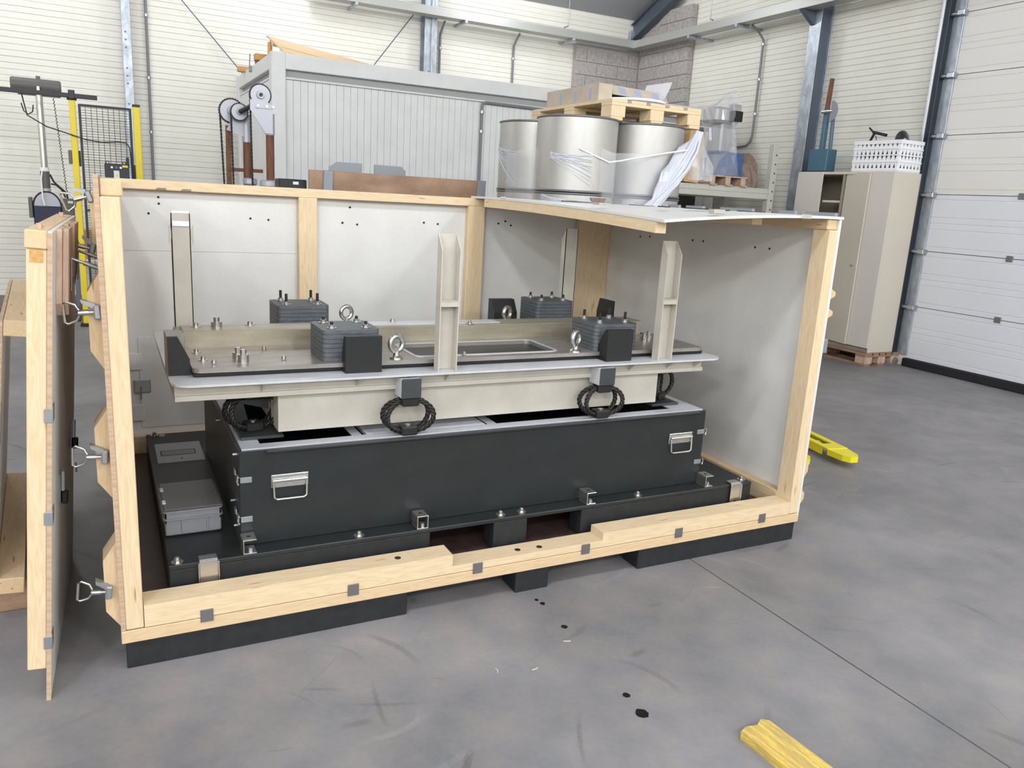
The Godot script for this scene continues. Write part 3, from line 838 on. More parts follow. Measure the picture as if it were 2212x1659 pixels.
func build_plinth() -> void:
	var t := thing("transport_base", "flat black steel transport base lying on the crate floor", "base", V(0, 0.1505, 0))
	var top := 0.1455
	var x0 := 0.16
	var x1 := 2.878
	var z0 := -0.13
	var z1 := -1.765
	obj("top_sheet", bxm(x0, x1, top - 0.018, top, z1, z0, 0.003), M.machine_dark, t)
	for x in [[x0, 1.142], [1.43, 1.592], [1.868, x1]]:
		obj("front_box", bxm(x[0] + 0.001, x[1], 0.0, top - 0.0185, z0 - 0.1, z0 - 0.001, 0.003), M.skid, t)
		obj("back_box", bxm(x[0] + 0.001, x[1], 0.0, top - 0.0185, z1 + 0.001, z1 + 0.1, 0.003), M.skid, t)
	obj("left_box", bxm(x0 + 0.001, x0 + 0.2, 0.0, top - 0.0185, z1 + 0.1, z0 - 0.1, 0.003), M.skid, t)
	obj("right_box", bxm(x1 - 0.2, x1 - 0.001, 0.0, top - 0.0185, z1 + 0.1, z0 - 0.1, 0.003), M.skid, t)
	for b in [[0.19, -0.155], [0.853, -0.16], [1.477, -0.165], [1.579, -0.165], [2.196, -0.163], [2.845, -0.172], [0.2, -1.735]]:
		bolt_on(t, V(b[0], top, b[1]))
	# U brackets holding the tub down
	var i := 0
	for b in [[0.437, -0.165], [1.111, -0.165], [1.92, -0.165], [2.608, -0.17]]:
		var mb := MB.new()
		mb.bx(-0.024, 0.024, 0.0, 0.004, -0.04, 0.03, 0.001).bx(-0.024, 0.024, 0.052, 0.056, -0.04, 0.03, 0.001).bx(-0.024, -0.02, 0.004, 0.052, -0.04, 0.03, 0.001)
		if i == 1: mb.bx(0.02, 0.024, 0.004, 0.052, -0.04, 0.03, 0.001)
		var o := obj("hold_down_bracket", mb, M.steel, t)
		o.position = V(b[0], top, b[1])
		obj("bracket_bolt", MB.new().cyl(V(0.004, 0.004, 0.012), V(0.004, 0.02, 0.012), 0.009, -1, 6), M.zinc, o)
		obj("bracket_hole", MB.new().cyl(V(0, 0.056, -0.005), V(0, 0.0565, -0.005), 0.008, -1, 10), M.hole, o)
		i += 1
	# bent clips hanging over the front edge
	for x in [0.292, 2.77]:
		var c := obj("edge_clip", MB.new().bx(-0.032, 0.032, -0.1, 0.006, 0.001, 0.008, 0.002).bx(-0.032, 0.032, 0.001, 0.008, -0.04, 0.002, 0.002).bx(-0.037, -0.03, -0.1, 0.0, 0.006, 0.014, 0.002).bx(0.03, 0.037, -0.1, 0.0, 0.006, 0.014, 0.002), M.steel, t)
		c.position = V(x, top, z0)
		obj("hole", MB.new().cyl(V(0, -0.085, 0.008), V(0, -0.085, 0.0088), 0.007, -1, 10), M.hole, c)
	var pl := obj("name_plate", bxm(0.19, 0.404, top, top + 0.004, -1.57, -1.262, 0.001), M.plate, t)
	obj("print", bxm(0.215, 0.36, top + 0.0035, top + 0.0046, -1.44, -1.37), M.greysteel, pl)
	obj("print_frame", MB.new().ring_plate([Vector2(0.21, -1.445), Vector2(0.37, -1.445), Vector2(0.37, -1.365), Vector2(0.21, -1.365)], [Vector2(0.215, -1.44), Vector2(0.365, -1.44), Vector2(0.365, -1.37), Vector2(0.215, -1.37)], top + 0.004, top + 0.0048), M.ink, pl)
	obj("print_dot", MB.new().cyl(V(0.3, top + 0.0038, -1.31), V(0.3, top + 0.0046, -1.31), 0.006, -1, 10), M.ink, pl)
	obj("small_plate", bxm(0.223, 0.25, top, top + 0.003, -1.745, -1.705), M.plate, t)
	# grey storage bin standing on the base
	var b := thing("storage_bin", "small grey plastic bin with a smoked lid on the black base", "bin", V(0.268, 0.296, -0.53))
	var w := 0.1
	var d := 0.145
	var mb := MB.new()
	for s in [[-w, -w + 0.006, -d, d], [w - 0.006, w, -d, d], [-w, w, -d, -d + 0.006], [-w, w, d - 0.006, d]]:
		mb.bx(s[0], s[1], 0.012, 0.1, s[2], s[3], 0.001)
	mb.bx(-w, w, 0.004, 0.014, -d, d, 0.004).bx(-w + 0.012, w - 0.012, 0.0, 0.004, -d + 0.012, d - 0.012)
	obj("body", mb, M.binplastic, b)
	for yy in [0.068, 0.098]:
		obj("rim", MB.new().ring_plate(rrect(w + 0.008, d + 0.008, 0.02), rrect(w - 0.002, d - 0.002, 0.012), yy, yy + 0.006), M.binplastic, b)
	for xx in [-0.04, 0.05]:
		obj("rib", bxm(xx - 0.003, xx + 0.003, 0.012, 0.07, d - 0.001, d + 0.006), M.binplastic, b)
	var l := obj("lid", bxm(-w - 0.004, w + 0.004, 0.1045, 0.112, -d - 0.004, d + 0.004, 0.003), M.binlid, b)
	for zz in [-0.07, 0.07]:
		obj("hinge_tab", bxm(-w - 0.004, -w + 0.008, 0.112, 0.116, zz - 0.016, zz + 0.016), M.paper, l)

func rrect(hx: float, hz: float, r: float, c := Vector2.ZERO, seg := 5) -> Array:
	var out := []
	for q in [[1, 1, 0.0], [-1, 1, PI / 2], [-1, -1, PI], [1, -1, PI * 1.5]]:
		for k in seg + 1:
			var a: float = q[2] + PI / 2 * k / seg
			out.append(c + Vector2((hx - r) * q[0], (hz - r) * q[1]) + Vector2(cos(a), sin(a)) * r)
	return out

# ------------------------------------------------------------------ the spring-mounted bench
func isolator(parent: Node3D, at: Vector3, turn: float, h := 0.16) -> void:
	# two clamp blocks with loops of twisted steel cable between them
	var r := h * 0.5 + 0.002
	var top := obj("cable_isolator", bxm(-0.036, 0.036, h - 0.036, h, -0.03, 0.03, 0.005), M.blackpoly, parent)
	top.position = at
	top.rotation.y = turn
	obj("lower_clamp", bxm(-0.034, 0.034, 0.0, 0.036, -0.03, 0.03, 0.005), M.blackpoly, top)
	obj("clamp_bolt", MB.new().cyl(V(0, 0.036, 0.0), V(0, 0.04, 0.0), 0.012, -1, 12), M.steel, top)
	for s in [-1.0, 1.0]:
		for sd in [-0.3, 0.3]:
			# strands of one loop, each wound round the loop's centre line
			var mb := MB.new()
			for st in 3:
				var pts := []
				for k in 33:
					var a := PI * (-0.36 + 1.72 * k / 32.0) - PI / 2 + PI * 0.0
					a = -PI * 0.5 + PI * k / 32.0
					var c := V(s * (0.014 + cos(a) * 0.088), h * 0.5 + sin(a) * (h * 0.5 - 0.014), 0)
					var o := V(s * cos(a), sin(a), 0)
					var tw := k * 0.75 + st * TAU / 3.0
					pts.append((c + o * cos(tw) * 0.0055 + Vector3.BACK * sin(tw) * 0.0055).rotated(Vector3.UP, sd * s))
				mb.path(pts, 0.0062, 6)
			obj("cable_loop", mb, M.cable, top)

func eye_bolt(parent: Node3D, at: Vector3, turn: float) -> void:
	var o := obj("eye_bolt", MB.new().torus(V(0, 0.062, 0), Vector3.BACK, 0.031, 0.0105, 26, 10).cyl(V(0, 0.01, 0), V(0, 0.034, 0), 0.014, 0.011, 14).lathe(V(0, 0, 0), [Vector2(0, 0), Vector2(0.027, 0), Vector2(0.026, 0.006), Vector2(0.015, 0.014), Vector2(0, 0.014)], 20), M.steel, parent)
	o.position = at
	o.rotation.y = turn

func weight_stack(parent: Node3D, x0: float, x1: float, z0: float, z1: float, y0: float, tall: Array) -> void:
	var c := Vector2(x0 + x1, z0 + z1) * 0.5
	var st := Node3D.new()
	st.name = "weight_stack"
	parent.add_child(st, true)
	for k in 7:
		var y := y0 + k * 0.0179
		var poly := rrect((x1 - x0) * 0.5, absf(z1 - z0) * 0.5, 0.022, c, 4)
		var pl := obj("weight_plate", MB.new().prism(poly, "xz", y + 0.0008, y + 0.0172), M.weight, st)
		pl.rotation = Vector3.ZERO
	var top := y0 + 7 * 0.0179
	var i := 0
	for p in [[-0.3, 0.3], [0.3, 0.3], [-0.3, -0.3], [0.3, -0.3]]:
		var q := V(c.x + p[0] * (x1 - x0), top, c.y + p[1] * absf(z1 - z0))
		var o := obj("threaded_rod", MB.new().cyl(V(0, 0, 0), V(0, 0.02 + tall[i], 0), 0.0065, -1, 8), M.blackpoly, st)
		o.position = q
		i += 1
		var nut := obj("nut", MB.new().cyl(V(0, 0, 0), V(0, 0.003, 0), 0.019, -1, 14).cyl(V(0, 0.003, 0), V(0, 0.014, 0), 0.0125, -1, 6), M.steel, st)
		nut.position = q

func stop_block(parent: Node3D, poly: Array, plane: String, a: float, b: float) -> void:
	obj("stop_block", MB.new().prism(poly, plane, a, b), M.blackpoly, parent)

func channel_post(parent: Node3D, at: Vector3, flip: float) -> void:
	# folded U post, open towards the front, slanted top, a cross tie half way
	var h := 0.548
	var p := obj("post", MB.new().bx(-0.041, 0.041, 0, h, -0.003, 0.0, 0.0).prism([Vector2(0, 0), Vector2(0.045 * flip, 0), Vector2(0.045 * flip, h - 0.06), Vector2(0, h)], "zy", -0.041, -0.037).prism([Vector2(0, 0), Vector2(0.045 * flip, 0), Vector2(0.045 * flip, h - 0.06), Vector2(0, h)], "zy", 0.037, 0.041), M.warm_grey, parent)
	p.position = at
	obj("tie_plate", bxm(-0.037, 0.037, 0.282, 0.286, 0.001 if flip > 0 else -0.044, 0.044 if flip > 0 else -0.001), M.warm_grey, p)
	obj("tie_lip", bxm(-0.037, 0.037, 0.262, 0.283, 0.041 if flip > 0 else -0.044, 0.044 if flip > 0 else -0.041), M.warm_grey, p)

func build_bench() -> void:
	var t := thing("test_bench", "dark tub with a spring mounted grey bench carrying weight stacks inside the crate", "machine", V(0, 0.296, 0))
	var Y := -0.296
	# ---- tub
	var x0 := 0.416
	var x1 := 2.602
	var z0 := -0.215
	var z1 := -1.366
	obj("tub_front", bxm(x0, x1, 0.0, 0.667 + Y, z0 - 0.02, z0, 0.002), M.machine_dark, t)
	obj("tub_back", bxm(x0, x1, 0.0, 0.667 + Y, z1, z1 + 0.02, 0.002), M.machine_dark, t)
	obj("tub_side", bxm(x0, x0 + 0.02, 0.0, 0.667 + Y, z1 + 0.0205, z0 - 0.0205, 0.002), M.machine_grey, t)
	obj("tub_side", bxm(x1 - 0.02, x1, 0.0, 0.667 + Y, z1 + 0.0205, z0 - 0.0205, 0.002), M.machine_grey, t)
	obj("tub_floor", bxm(x0 + 0.02, x1 - 0.02, 0.001, 0.02, z1 + 0.02, z0 - 0.02), M.machine_dark, t)
	# bright frame round the mouth of the tub and inner cross strips
	obj("mouth_frame", MB.new().ring_plate([Vector2(x0 + 0.012, z0 - 0.012), Vector2(x0 + 0.012, z1 + 0.012), Vector2(x1 - 0.012, z1 + 0.012), Vector2(x1 - 0.012, z0 - 0.012)], [Vector2(x0 + 0.085, z0 - 0.065), Vector2(x0 + 0.085, z1 + 0.065), Vector2(x1 - 0.17, z1 + 0.065), Vector2(x1 - 0.17, z0 - 0.065)], 0.667 + Y, 0.672 + Y), M.alu, t)
	obj("front_edge_strip", bxm(x0 + 0.095, x1 - 0.045, 0.655 + Y, 0.6665 + Y, z0, z0 + 0.016, 0.003), M.machine_dark, t)
	for x in [0.86, 1.46]:
		obj("cross_strip", bxm(x, x + 0.04, 0.664 + Y, 0.6668 + Y, z1 + 0.07, z0 - 0.066), M.alu, t)
	obj("white_tray", bxm(0.93, 1.46, 0.64 + Y, 0.66 + Y, -0.62, z0 - 0.03, 0.002), M.glossy_white, t)
	# raised end boxes behind the isolators, with triangular windows at the left
	obj("end_riser", MB.new().ring_plate([Vector2(x0 + 0.02, 0.68), Vector2(x0 + 0.02, 0.79), Vector2(x0 + 0.19, 0.79), Vector2(x0 + 0.19, 0.68)], [Vector2(0.5, 0.69), Vector2(0.48, 0.775), Vector2(0.59, 0.745), Vector2(0.59, 0.69)], 0.52, 0.54), M.machine_grey, t).transform = Transform3D(Basis(Vector3.RIGHT, Vector3.FORWARD, Vector3.UP), V(0, Y - 0.009, 0))
	obj("end_riser", bxm(2.43, 2.45, 0.672 + Y, 0.82 + Y, -1.1, -0.4, 0.002), M.machine_grey, t)
	for x in [0.5, 2.42]:
		obj("isolator_bridge", bxm(x - 0.06, x + 0.1, 0.672 + Y, 0.684 + Y, -0.52, -0.33, 0.002), M.machine_grey, t)
	# handles
	for x in [[0.527, 0.669], [2.389, 2.527]]:
		var cx: float = (x[0] + x[1]) * 0.5
		var hp := obj("handle_plate", bxm(-0.07, 0.07, -0.026, 0.026, 0.0, 0.005, 0.004), M.steel, t)
		hp.position = V(cx, 0.54 + Y, z0 + 0.0005)
		obj("bail", MB.new().path([V(-0.062, 0.0, 0.01), V(-0.06, -0.06, 0.016), V(-0.05, -0.068, 0.016), V(0.05, -0.068, 0.016), V(0.06, -0.06, 0.016), V(0.062, 0.0, 0.01)], 0.0045, 8), M.steel, hp)
		obj("hinge_barrel", MB.new().cyl(V(-0.064, 0.004, 0.009), V(0.064, 0.004, 0.009), 0.007, -1, 10), M.steel, hp)
		for sx in [-0.055, 0.0, 0.055]:
			for sy in [-0.017, 0.019]:
				obj("rivet", MB.new().cyl(V(sx, sy, 0.005), V(sx, sy, 0.007), 0.004, -1, 8), M.zinc, hp)
	# draw latches at the four front corners
	for q in [[x0, 0.557, -1.0], [x0, 0.402, -1.0], [x1, 0.561, 1.0], [x1, 0.407, 1.0]]:
		var s: float = q[2]
		var la := obj("draw_latch", bxm(-0.044 * s, -0.002 * s, -0.011, 0.011, 0.0, 0.004, 0.001), M.zinc, t)
		la.position = V(q[0], q[1] + Y, z0 + 0.0005)
		obj("strike_hook", MB.new().path([V(0.002 * s, -0.012, 0.005), V(0.006 * s, -0.016, 0.006), V(0.01 * s, 0.0, 0.004), V(0.006 * s, 0.016, 0.006), V(0.002 * s, 0.012, 0.005)], 0.003, 6), M.steel, la)
		if s < 0:
			obj("lever", MB.new().bx(-0.006, -0.001, -0.012, 0.014, -0.06, -0.012, 0.001).bx(-0.012, -0.006, 0.008, 0.03, -0.066, -0.035, 0.001), M.zinc, la)
	for p in [[0.645, -0.26], [0.36, -0.27], [0.43, -0.35], [0.64, -0.75]]:
		obj("side_bolt", MB.new().cyl(V(x0, p[0] + Y, p[1]), V(x0 - 0.016, p[0] + Y, p[1]), 0.006, -1, 8), M.zinc, t)
	# ---- floating frame
	var yf := 0.925 + Y
	obj("flange", MB.new().ring_plate(rrect(1.24, 0.585, 0.07, Vector2(1.44, -0.8)), rrect(1.06, 0.44, 0.06, Vector2(1.44, -0.8)), yf - 0.008, yf), M.lit_grey, t)
	for zz in [[-0.3, -0.288], [-1.312, -1.3]]:
		obj("skirt_beam", bxm(0.213, 2.602, 0.853 + Y, yf - 0.0085, zz[0], zz[1], 0.001), M.warm_grey, t)
	obj("skirt_lip", bxm(0.213, 2.602, 0.853 + Y, 0.872 + Y, -0.2879, -0.276, 0.001), M.warm_grey, t)
	for xx in [0.213, 2.59]:
		obj("skirt_end", bxm(xx, xx + 0.012, 0.853 + Y, yf - 0.0085, -1.2995, -0.3005, 0.001), M.warm_grey, t)
	for x in [0.51, 0.87, 1.245, 2.165, 2.385, 2.55]:
		obj("gusset", MB.new().prism([Vector2(-0.2875, yf - 0.0085), Vector2(-0.225, yf - 0.0085), Vector2(-0.2875, 0.873 + Y)], "zy", x, x + 0.004), M.warm_grey, t)
	obj("apron_panel", bxm(0.577, 2.365, 0.7 + Y, 0.852 + Y, -0.322, -0.316, 0.001), M.warm_grey, t)
	for xx in [0.577, 2.359]:
		obj("apron_side", bxm(xx, xx + 0.006, 0.7 + Y, 0.852 + Y, -1.2, -0.3225), M.warm_grey, t)
	# square tubes with black caps, carried by the front isolators
	for x in [1.07, 1.995]:
		var tb := obj("support_tube", bxm(x - 0.04, x + 0.04, 0.8305 + Y, 0.91 + Y, -0.2875, -0.206, 0.002), M.lit_grey, t)
		obj("end_cap", bxm(x - 0.041, x + 0.041, 0.8295 + Y, 0.911 + Y, -0.206, -0.197, 0.004), M.machine_grey, tb)
		for zz in [-0.24, -0.265]:
			obj("tube_hole", MB.new().cyl(V(x, 0.91 + Y, zz), V(x, 0.9106 + Y, zz), 0.009, -1, 10), M.hole, tb)
		isolator(t, V(x + 0.005, 0.672 + Y, -0.245), 0.0, 0.157)
	isolator(t, V(0.5, 0.684 + Y, -0.425), 0.25, 0.165)
	isolator(t, V(2.46, 0.684 + Y, -0.425), 0.5, 0.165)
	for x in [0.5, 2.46]:
		obj("isolator_plate", bxm(x - 0.06, x + 0.06, 0.849 + Y, 0.8525 + Y, -0.49, -0.36), M.machine_grey, t)
	# ---- deck with its opening
	var yd := 0.96 + Y
	obj("rubber_mat", bxm(0.282, 2.64, yf + 0.0005, yf + 0.018, -1.24, -0.335, 0.004), M.rubber, t)
	var hc := Vector2(1.49, -0.515)
	obj("front_deck", MB.new().ring_plate(rrect(1.176, 0.2, 0.03, Vector2(1.456, -0.52)), rrect(0.335, 0.135, 0.03, hc), yf + 0.0185, yd), M.deck, t)
	obj("opening_rim", MB.new().ring_plate(rrect(0.348, 0.148, 0.04, hc), rrect(0.334, 0.134, 0.03, hc), yd, yd + 0.003), M.alu, t)
	obj("opening_well", bxm(1.16, 1.82, yf + 0.018, yf + 0.0186, -0.65, -0.38), M.machine_dark, t)
	obj("back_deck", bxm(0.28, 2.63, yf + 0.0185, yd, -1.25, -0.875, 0.002), M.deck, t)
	obj("centre_beam", bxm(0.28, 2.54, yf + 0.019, 1.03 + Y, -0.87, -0.722, 0.004), M.step, t)
	obj("beam_top_plate", bxm(1.02, 1.72, 1.03 + Y, 1.0325 + Y, -0.85, -0.76), M.alu, t)
	# weight stacks
	weight_stack(t, 0.755, 0.985, -0.575, -0.35, yd, [0.006, 0.006, 0.006, 0.006])
	weight_stack(t, 2.0, 2.235, -0.56, -0.335, yd, [0.025, 0.028, 0.022, 0.03])
	weight_stack(t, 0.71, 0.95, -1.24, -1.017, yd, [0.03, 0.032, 0.03, 0.03])
	weight_stack(t, 2.105, 2.335, -1.3, -1.085, yd, [0.012, 0.012, 0.01, 0.012])
	# black stop blocks
	stop_block(t, [Vector2(0.203, yf + 0.0005), Vector2(0.276, yf + 0.0005), Vector2(0.276, 0.985 + Y), Vector2(0.237, 1.069 + Y), Vector2(0.203, 1.069 + Y)], "xy", -0.395, -0.378)
	stop_block(t, [Vector2(-0.28, yf + 0.0005), Vector2(-0.3345, yf + 0.0005), Vector2(-0.3345, 1.0 + Y), Vector2(-0.31, 1.07 + Y), Vector2(-0.28, 1.07 + Y)], "zy", 0.827, 0.972)
	stop_block(t, [Vector2(-0.26, yf + 0.0005), Vector2(-0.3345, yf + 0.0005), Vector2(-0.3345, 0.99 + Y), Vector2(-0.285, 1.07 + Y), Vector2(-0.26, 1.07 + Y)], "zy", 2.02, 2.158)
	stop_block(t, [Vector2(-1.255, yf + 0.0005), Vector2(-1.34, yf + 0.0005), Vector2(-1.34, 1.07 + Y), Vector2(-1.3, 1.07 + Y), Vector2(-1.255, 1.0 + Y)], "zy", 1.93, 2.07)
	stop_block(t, [Vector2(2.645, yf + 0.0005), Vector2(2.676, yf + 0.0005), Vector2(2.676, 1.07 + Y), Vector2(2.66, 1.07 + Y), Vector2(2.645, 1.0 + Y)], "xy", -1.32, -1.18)
	obj("end_bracket", bxm(0.2, 0.262, yf + 0.0005, 1.07 + Y, -0.52, -0.397, 0.002), M.deck, t)
	# eye bolts
	eye_bolt(t, V(1.058, yd, -0.36), 0.3)
	eye_bolt(t, V(1.905, yd, -0.345), 0.5)
	eye_bolt(t, V(1.08, yd, -1.2), 0.3)
	eye_bolt(t, V(1.935, yd, -1.11), 0.5)
	# posts
	channel_post(t, V(1.236, yf + 0.0005, -0.285), 1.0)
	channel_post(t, V(2.335, yf + 0.0005, -0.285), 1.0)
	channel_post(t, V(0.335, yf + 0.0005, -1.3), -1.0)
	channel_post(t, V(2.43, yf + 0.0005, -1.31), -1.0)
	var ear := MB.new()
	for s in [-1.0, 1.0]:
		ear.prism([Vector2(0.335 + 0.041 * s, 1.36 + Y), Vector2(0.335 + 0.053 * s, 1.33 + Y), Vector2(0.335 + 0.053 * s, 1.425 + Y), Vector2(0.335 + 0.041 * s, 1.4 + Y)], "xy", -1.301, -1.297)
	obj("post_ear", ear, M.warm_grey, t)
	obj("paper_sheet", MB.new().prism([Vector2(-1.2965, 1.415 + Y), Vector2(-1.295, 1.415 + Y), Vector2(-1.31, 1.484 + Y), Vector2(-1.3115, 1.484 + Y)], "zy", 0.299, 0.371), M.paper, t)
	# loose washers, nuts and bolts on the decks
	for b in [[0.33, -0.47], [0.36, -0.395], [0.62, -0.42], [0.58, -0.62], [0.32, -0.62], [1.36, -0.36], [2.45, -0.4], [2.5, -0.5]]:
		bolt_on(t, V(b[0], yd, b[1]), 0.009, 0.014, b[0] < 0.34)
	for b in [[0.34, -0.82], [0.56, -0.84], [0.9, -0.75], [1.2, -0.84], [1.55, -0.74], [2.2, -0.75]]:
		bolt_on(t, V(b[0], 1.03 + Y, b[1]), 0.011, 0.014, true)
	for st in [[0.46, -0.49, yd, 0.021, 4], [0.468, -0.415, yd, 0.021, 5], [2.42, -0.53, yd, 0.02, 4], [2.5, -0.6, yd, 0.02, 3], [0.42, -0.8, 1.03 + Y, 0.022, 4]]:
		var mb := MB.new()
		for k in int(st[4]):
			mb.cyl(V(0, k * 0.006, 0), V(0, k * 0.006 + 0.0052, 0), st[3], -1, 16)
		mb.cyl(V(0, st[4] * 0.006, 0), V(0, st[4] * 0.006 + 0.018, 0), 0.012, -1, 6)
		var o := obj("washer_stack", mb, M.steel, t)
		o.position = V(st[0], st[2], st[1])

# ------------------------------------------------------------------ removed crate panels on the left
func corner_clip(parent: Node3D, at: Vector3) -> void:
	var o := obj("corner_clip", MB.new().bx(0.0, 0.003, -0.02, 0.03, -0.05, 0.0, 0.001).bx(-0.02, 0.003, -0.02, 0.022, 0.0, 0.003, 0.001), M.zinc, parent)
	o.position = at

func toggle(parent: Node3D, at: Vector3) -> void:
	var o := obj("toggle_latch", MB.new().bx(0.0, 0.004, -0.05, 0.05, -0.016, 0.016, 0.001).bx(0.004, 0.016, -0.01, 0.06, -0.012, 0.012, 0.002), M.zinc, parent)
	o.position = at
	obj("grip", bxm(0.004, 0.026, -0.055, -0.012, -0.014, 0.014, 0.005), M.blackpoly, o)

func build_loose_panels() -> void:
	var t := thing("crate_panel", "pine framed crate panel leaning upright against the crate's left end", "panel", V(-0.208, 0.0, 0.08), "removed crate panels")
	t.rotation = Vector3(0, -0.03, -0.0695)
	obj("sheet", bxm(-0.012, 0.0, 0.002, 1.463, -1.05, 0.0, 0.001), M.white_ply, t)
	obj("sheet_edge", bxm(-0.0125, 0.0005, 0.0, 1.46, 0.0, 0.0015), M.plyedge, t)
	obj("frame_post", bxm(-0.064, -0.0125, 0.11, 1.412, -0.06, -0.001, 0.003), M.pine_y, t)
	obj("frame_post", bxm(-0.064, -0.0125, 0.11, 1.412, -1.05, -0.99, 0.003), M.pine_y, t)
	obj("top_rail", bxm(-0.068, -0.0125, 1.4125, 1.464, -1.05, 0.004, 0.003), M.pine2_z, t)
	obj("bottom_rail", bxm(-0.064, -0.0125, 0.11, 0.17, -0.989, -0.061, 0.003), M.pine2_z, t)
	obj("mortise", bxm(-0.056, -0.022, 1.375, 1.41, -0.001, 0.0005), M.endgrain, t)
	for z in [-0.05, -0.85]:
		obj("peg", bxm(-0.045, -0.03, 1.464, 1.48, z - 0.02, z, 0.001), M.plyblock, t)
	# brown plywood lugs with latch levers on the outer face
	for q in [[-0.12, -0.3, 0.26], [-0.4, -0.62, 0.2]]:
		for k in 2:
			obj("plywood_lug", MB.new().prism([Vector2(q[0] - k * 0.02, 1.465), Vector2(q[0] - k * 0.02, 1.465 - q[2] * 0.85), Vector2(q[0] - 0.03 - k * 0.02, 1.465 - q[2]), Vector2(q[1], 1.465 - q[2] * 0.8), Vector2(q[1], 1.465)], "zy", 0.0005 + k * 0.016, 0.0155 + k * 0.016), M.plyblock, t)
		var lv := obj("latch_lever", MB.new().cyl(V(0, 0, 0), V(0.04, -0.012, 0.0), 0.005, -1, 8).cyl(V(0.035, -0.01, 0), V(0.078, -0.024, 0), 0.008, 0.0065, 8), M.zinc, t)
		lv.position = V(0.0325, 1.37, q[1] + 0.06)
		obj("latch_plate", bxm(0.0, 0.004, -0.1, 0.0, -0.012, 0.012, 0.001), M.zinc, lv)
	for y in [0.93, 0.61, 0.2]:
		corner_clip(t, V(0.0005, y, 0.002))
	toggle(t, V(0.0005, 0.6, -0.3))
	toggle(t, V(0.0005, 0.62, -0.85))
	obj("wire_hook", MB.new().path([V(0.001, 0.46, -0.95), V(0.014, 0.47, -0.95), V(0.016, 0.43, -0.95)], 0.003, 6), M.steel, t)
	# second panel behind
	var u := thing("crate_panel", "shorter pine framed crate panel leaning behind the other one at the picture's left edge", "panel", V(-0.31, 0.125, -0.45), "removed crate panels")
	u.rotation = Vector3(0, 0.06, -0.1)
	obj("sheet", bxm(-0.1, -0.088, 0.002, 1.0, -1.2, 0.0, 0.001), M.plyedge, u)
	obj("inner_face", bxm(-0.088, -0.0875, 0.06, 0.95, -1.15, -0.002), M.white_ply, u)
	obj("top_rail", bxm(-0.087, 0.0, 0.945, 1.0, -1.2, 0.0, 0.003), M.pine2_z, u)
	obj("bottom_rail", bxm(-0.087, 0.0, 0.0, 0.06, -1.2, 0.0, 0.003), M.pine2_z, u)
	obj("slot", bxm(-0.087, -0.0865, 0.55, 0.7, -0.06, -0.045), M.hole, u)
	obj("corner_clip", bxm(-0.115, -0.1, 0.6, 0.66, -0.03, 0.004, 0.001), M.zinc, u)
	# pallet below it
	var p := thing("wooden_pallet", "weathered brown wooden pallet under the leaning crate panel", "pallet", V(-0.62, 0, -0.62))
	for z in [-0.9, -0.45, 0.0]:
		obj("bearer", bxm(-0.5, 0.42, 0.0, 0.1, z - 0.05, z + 0.05, 0.004), M.brown_board, p)
	for k in 5:
		obj("deck_board", bxm(-0.5 + k * 0.2, -0.4 + k * 0.2, 0.1, 0.122, -0.95, 0.06, 0.003), M.brown_board, p)

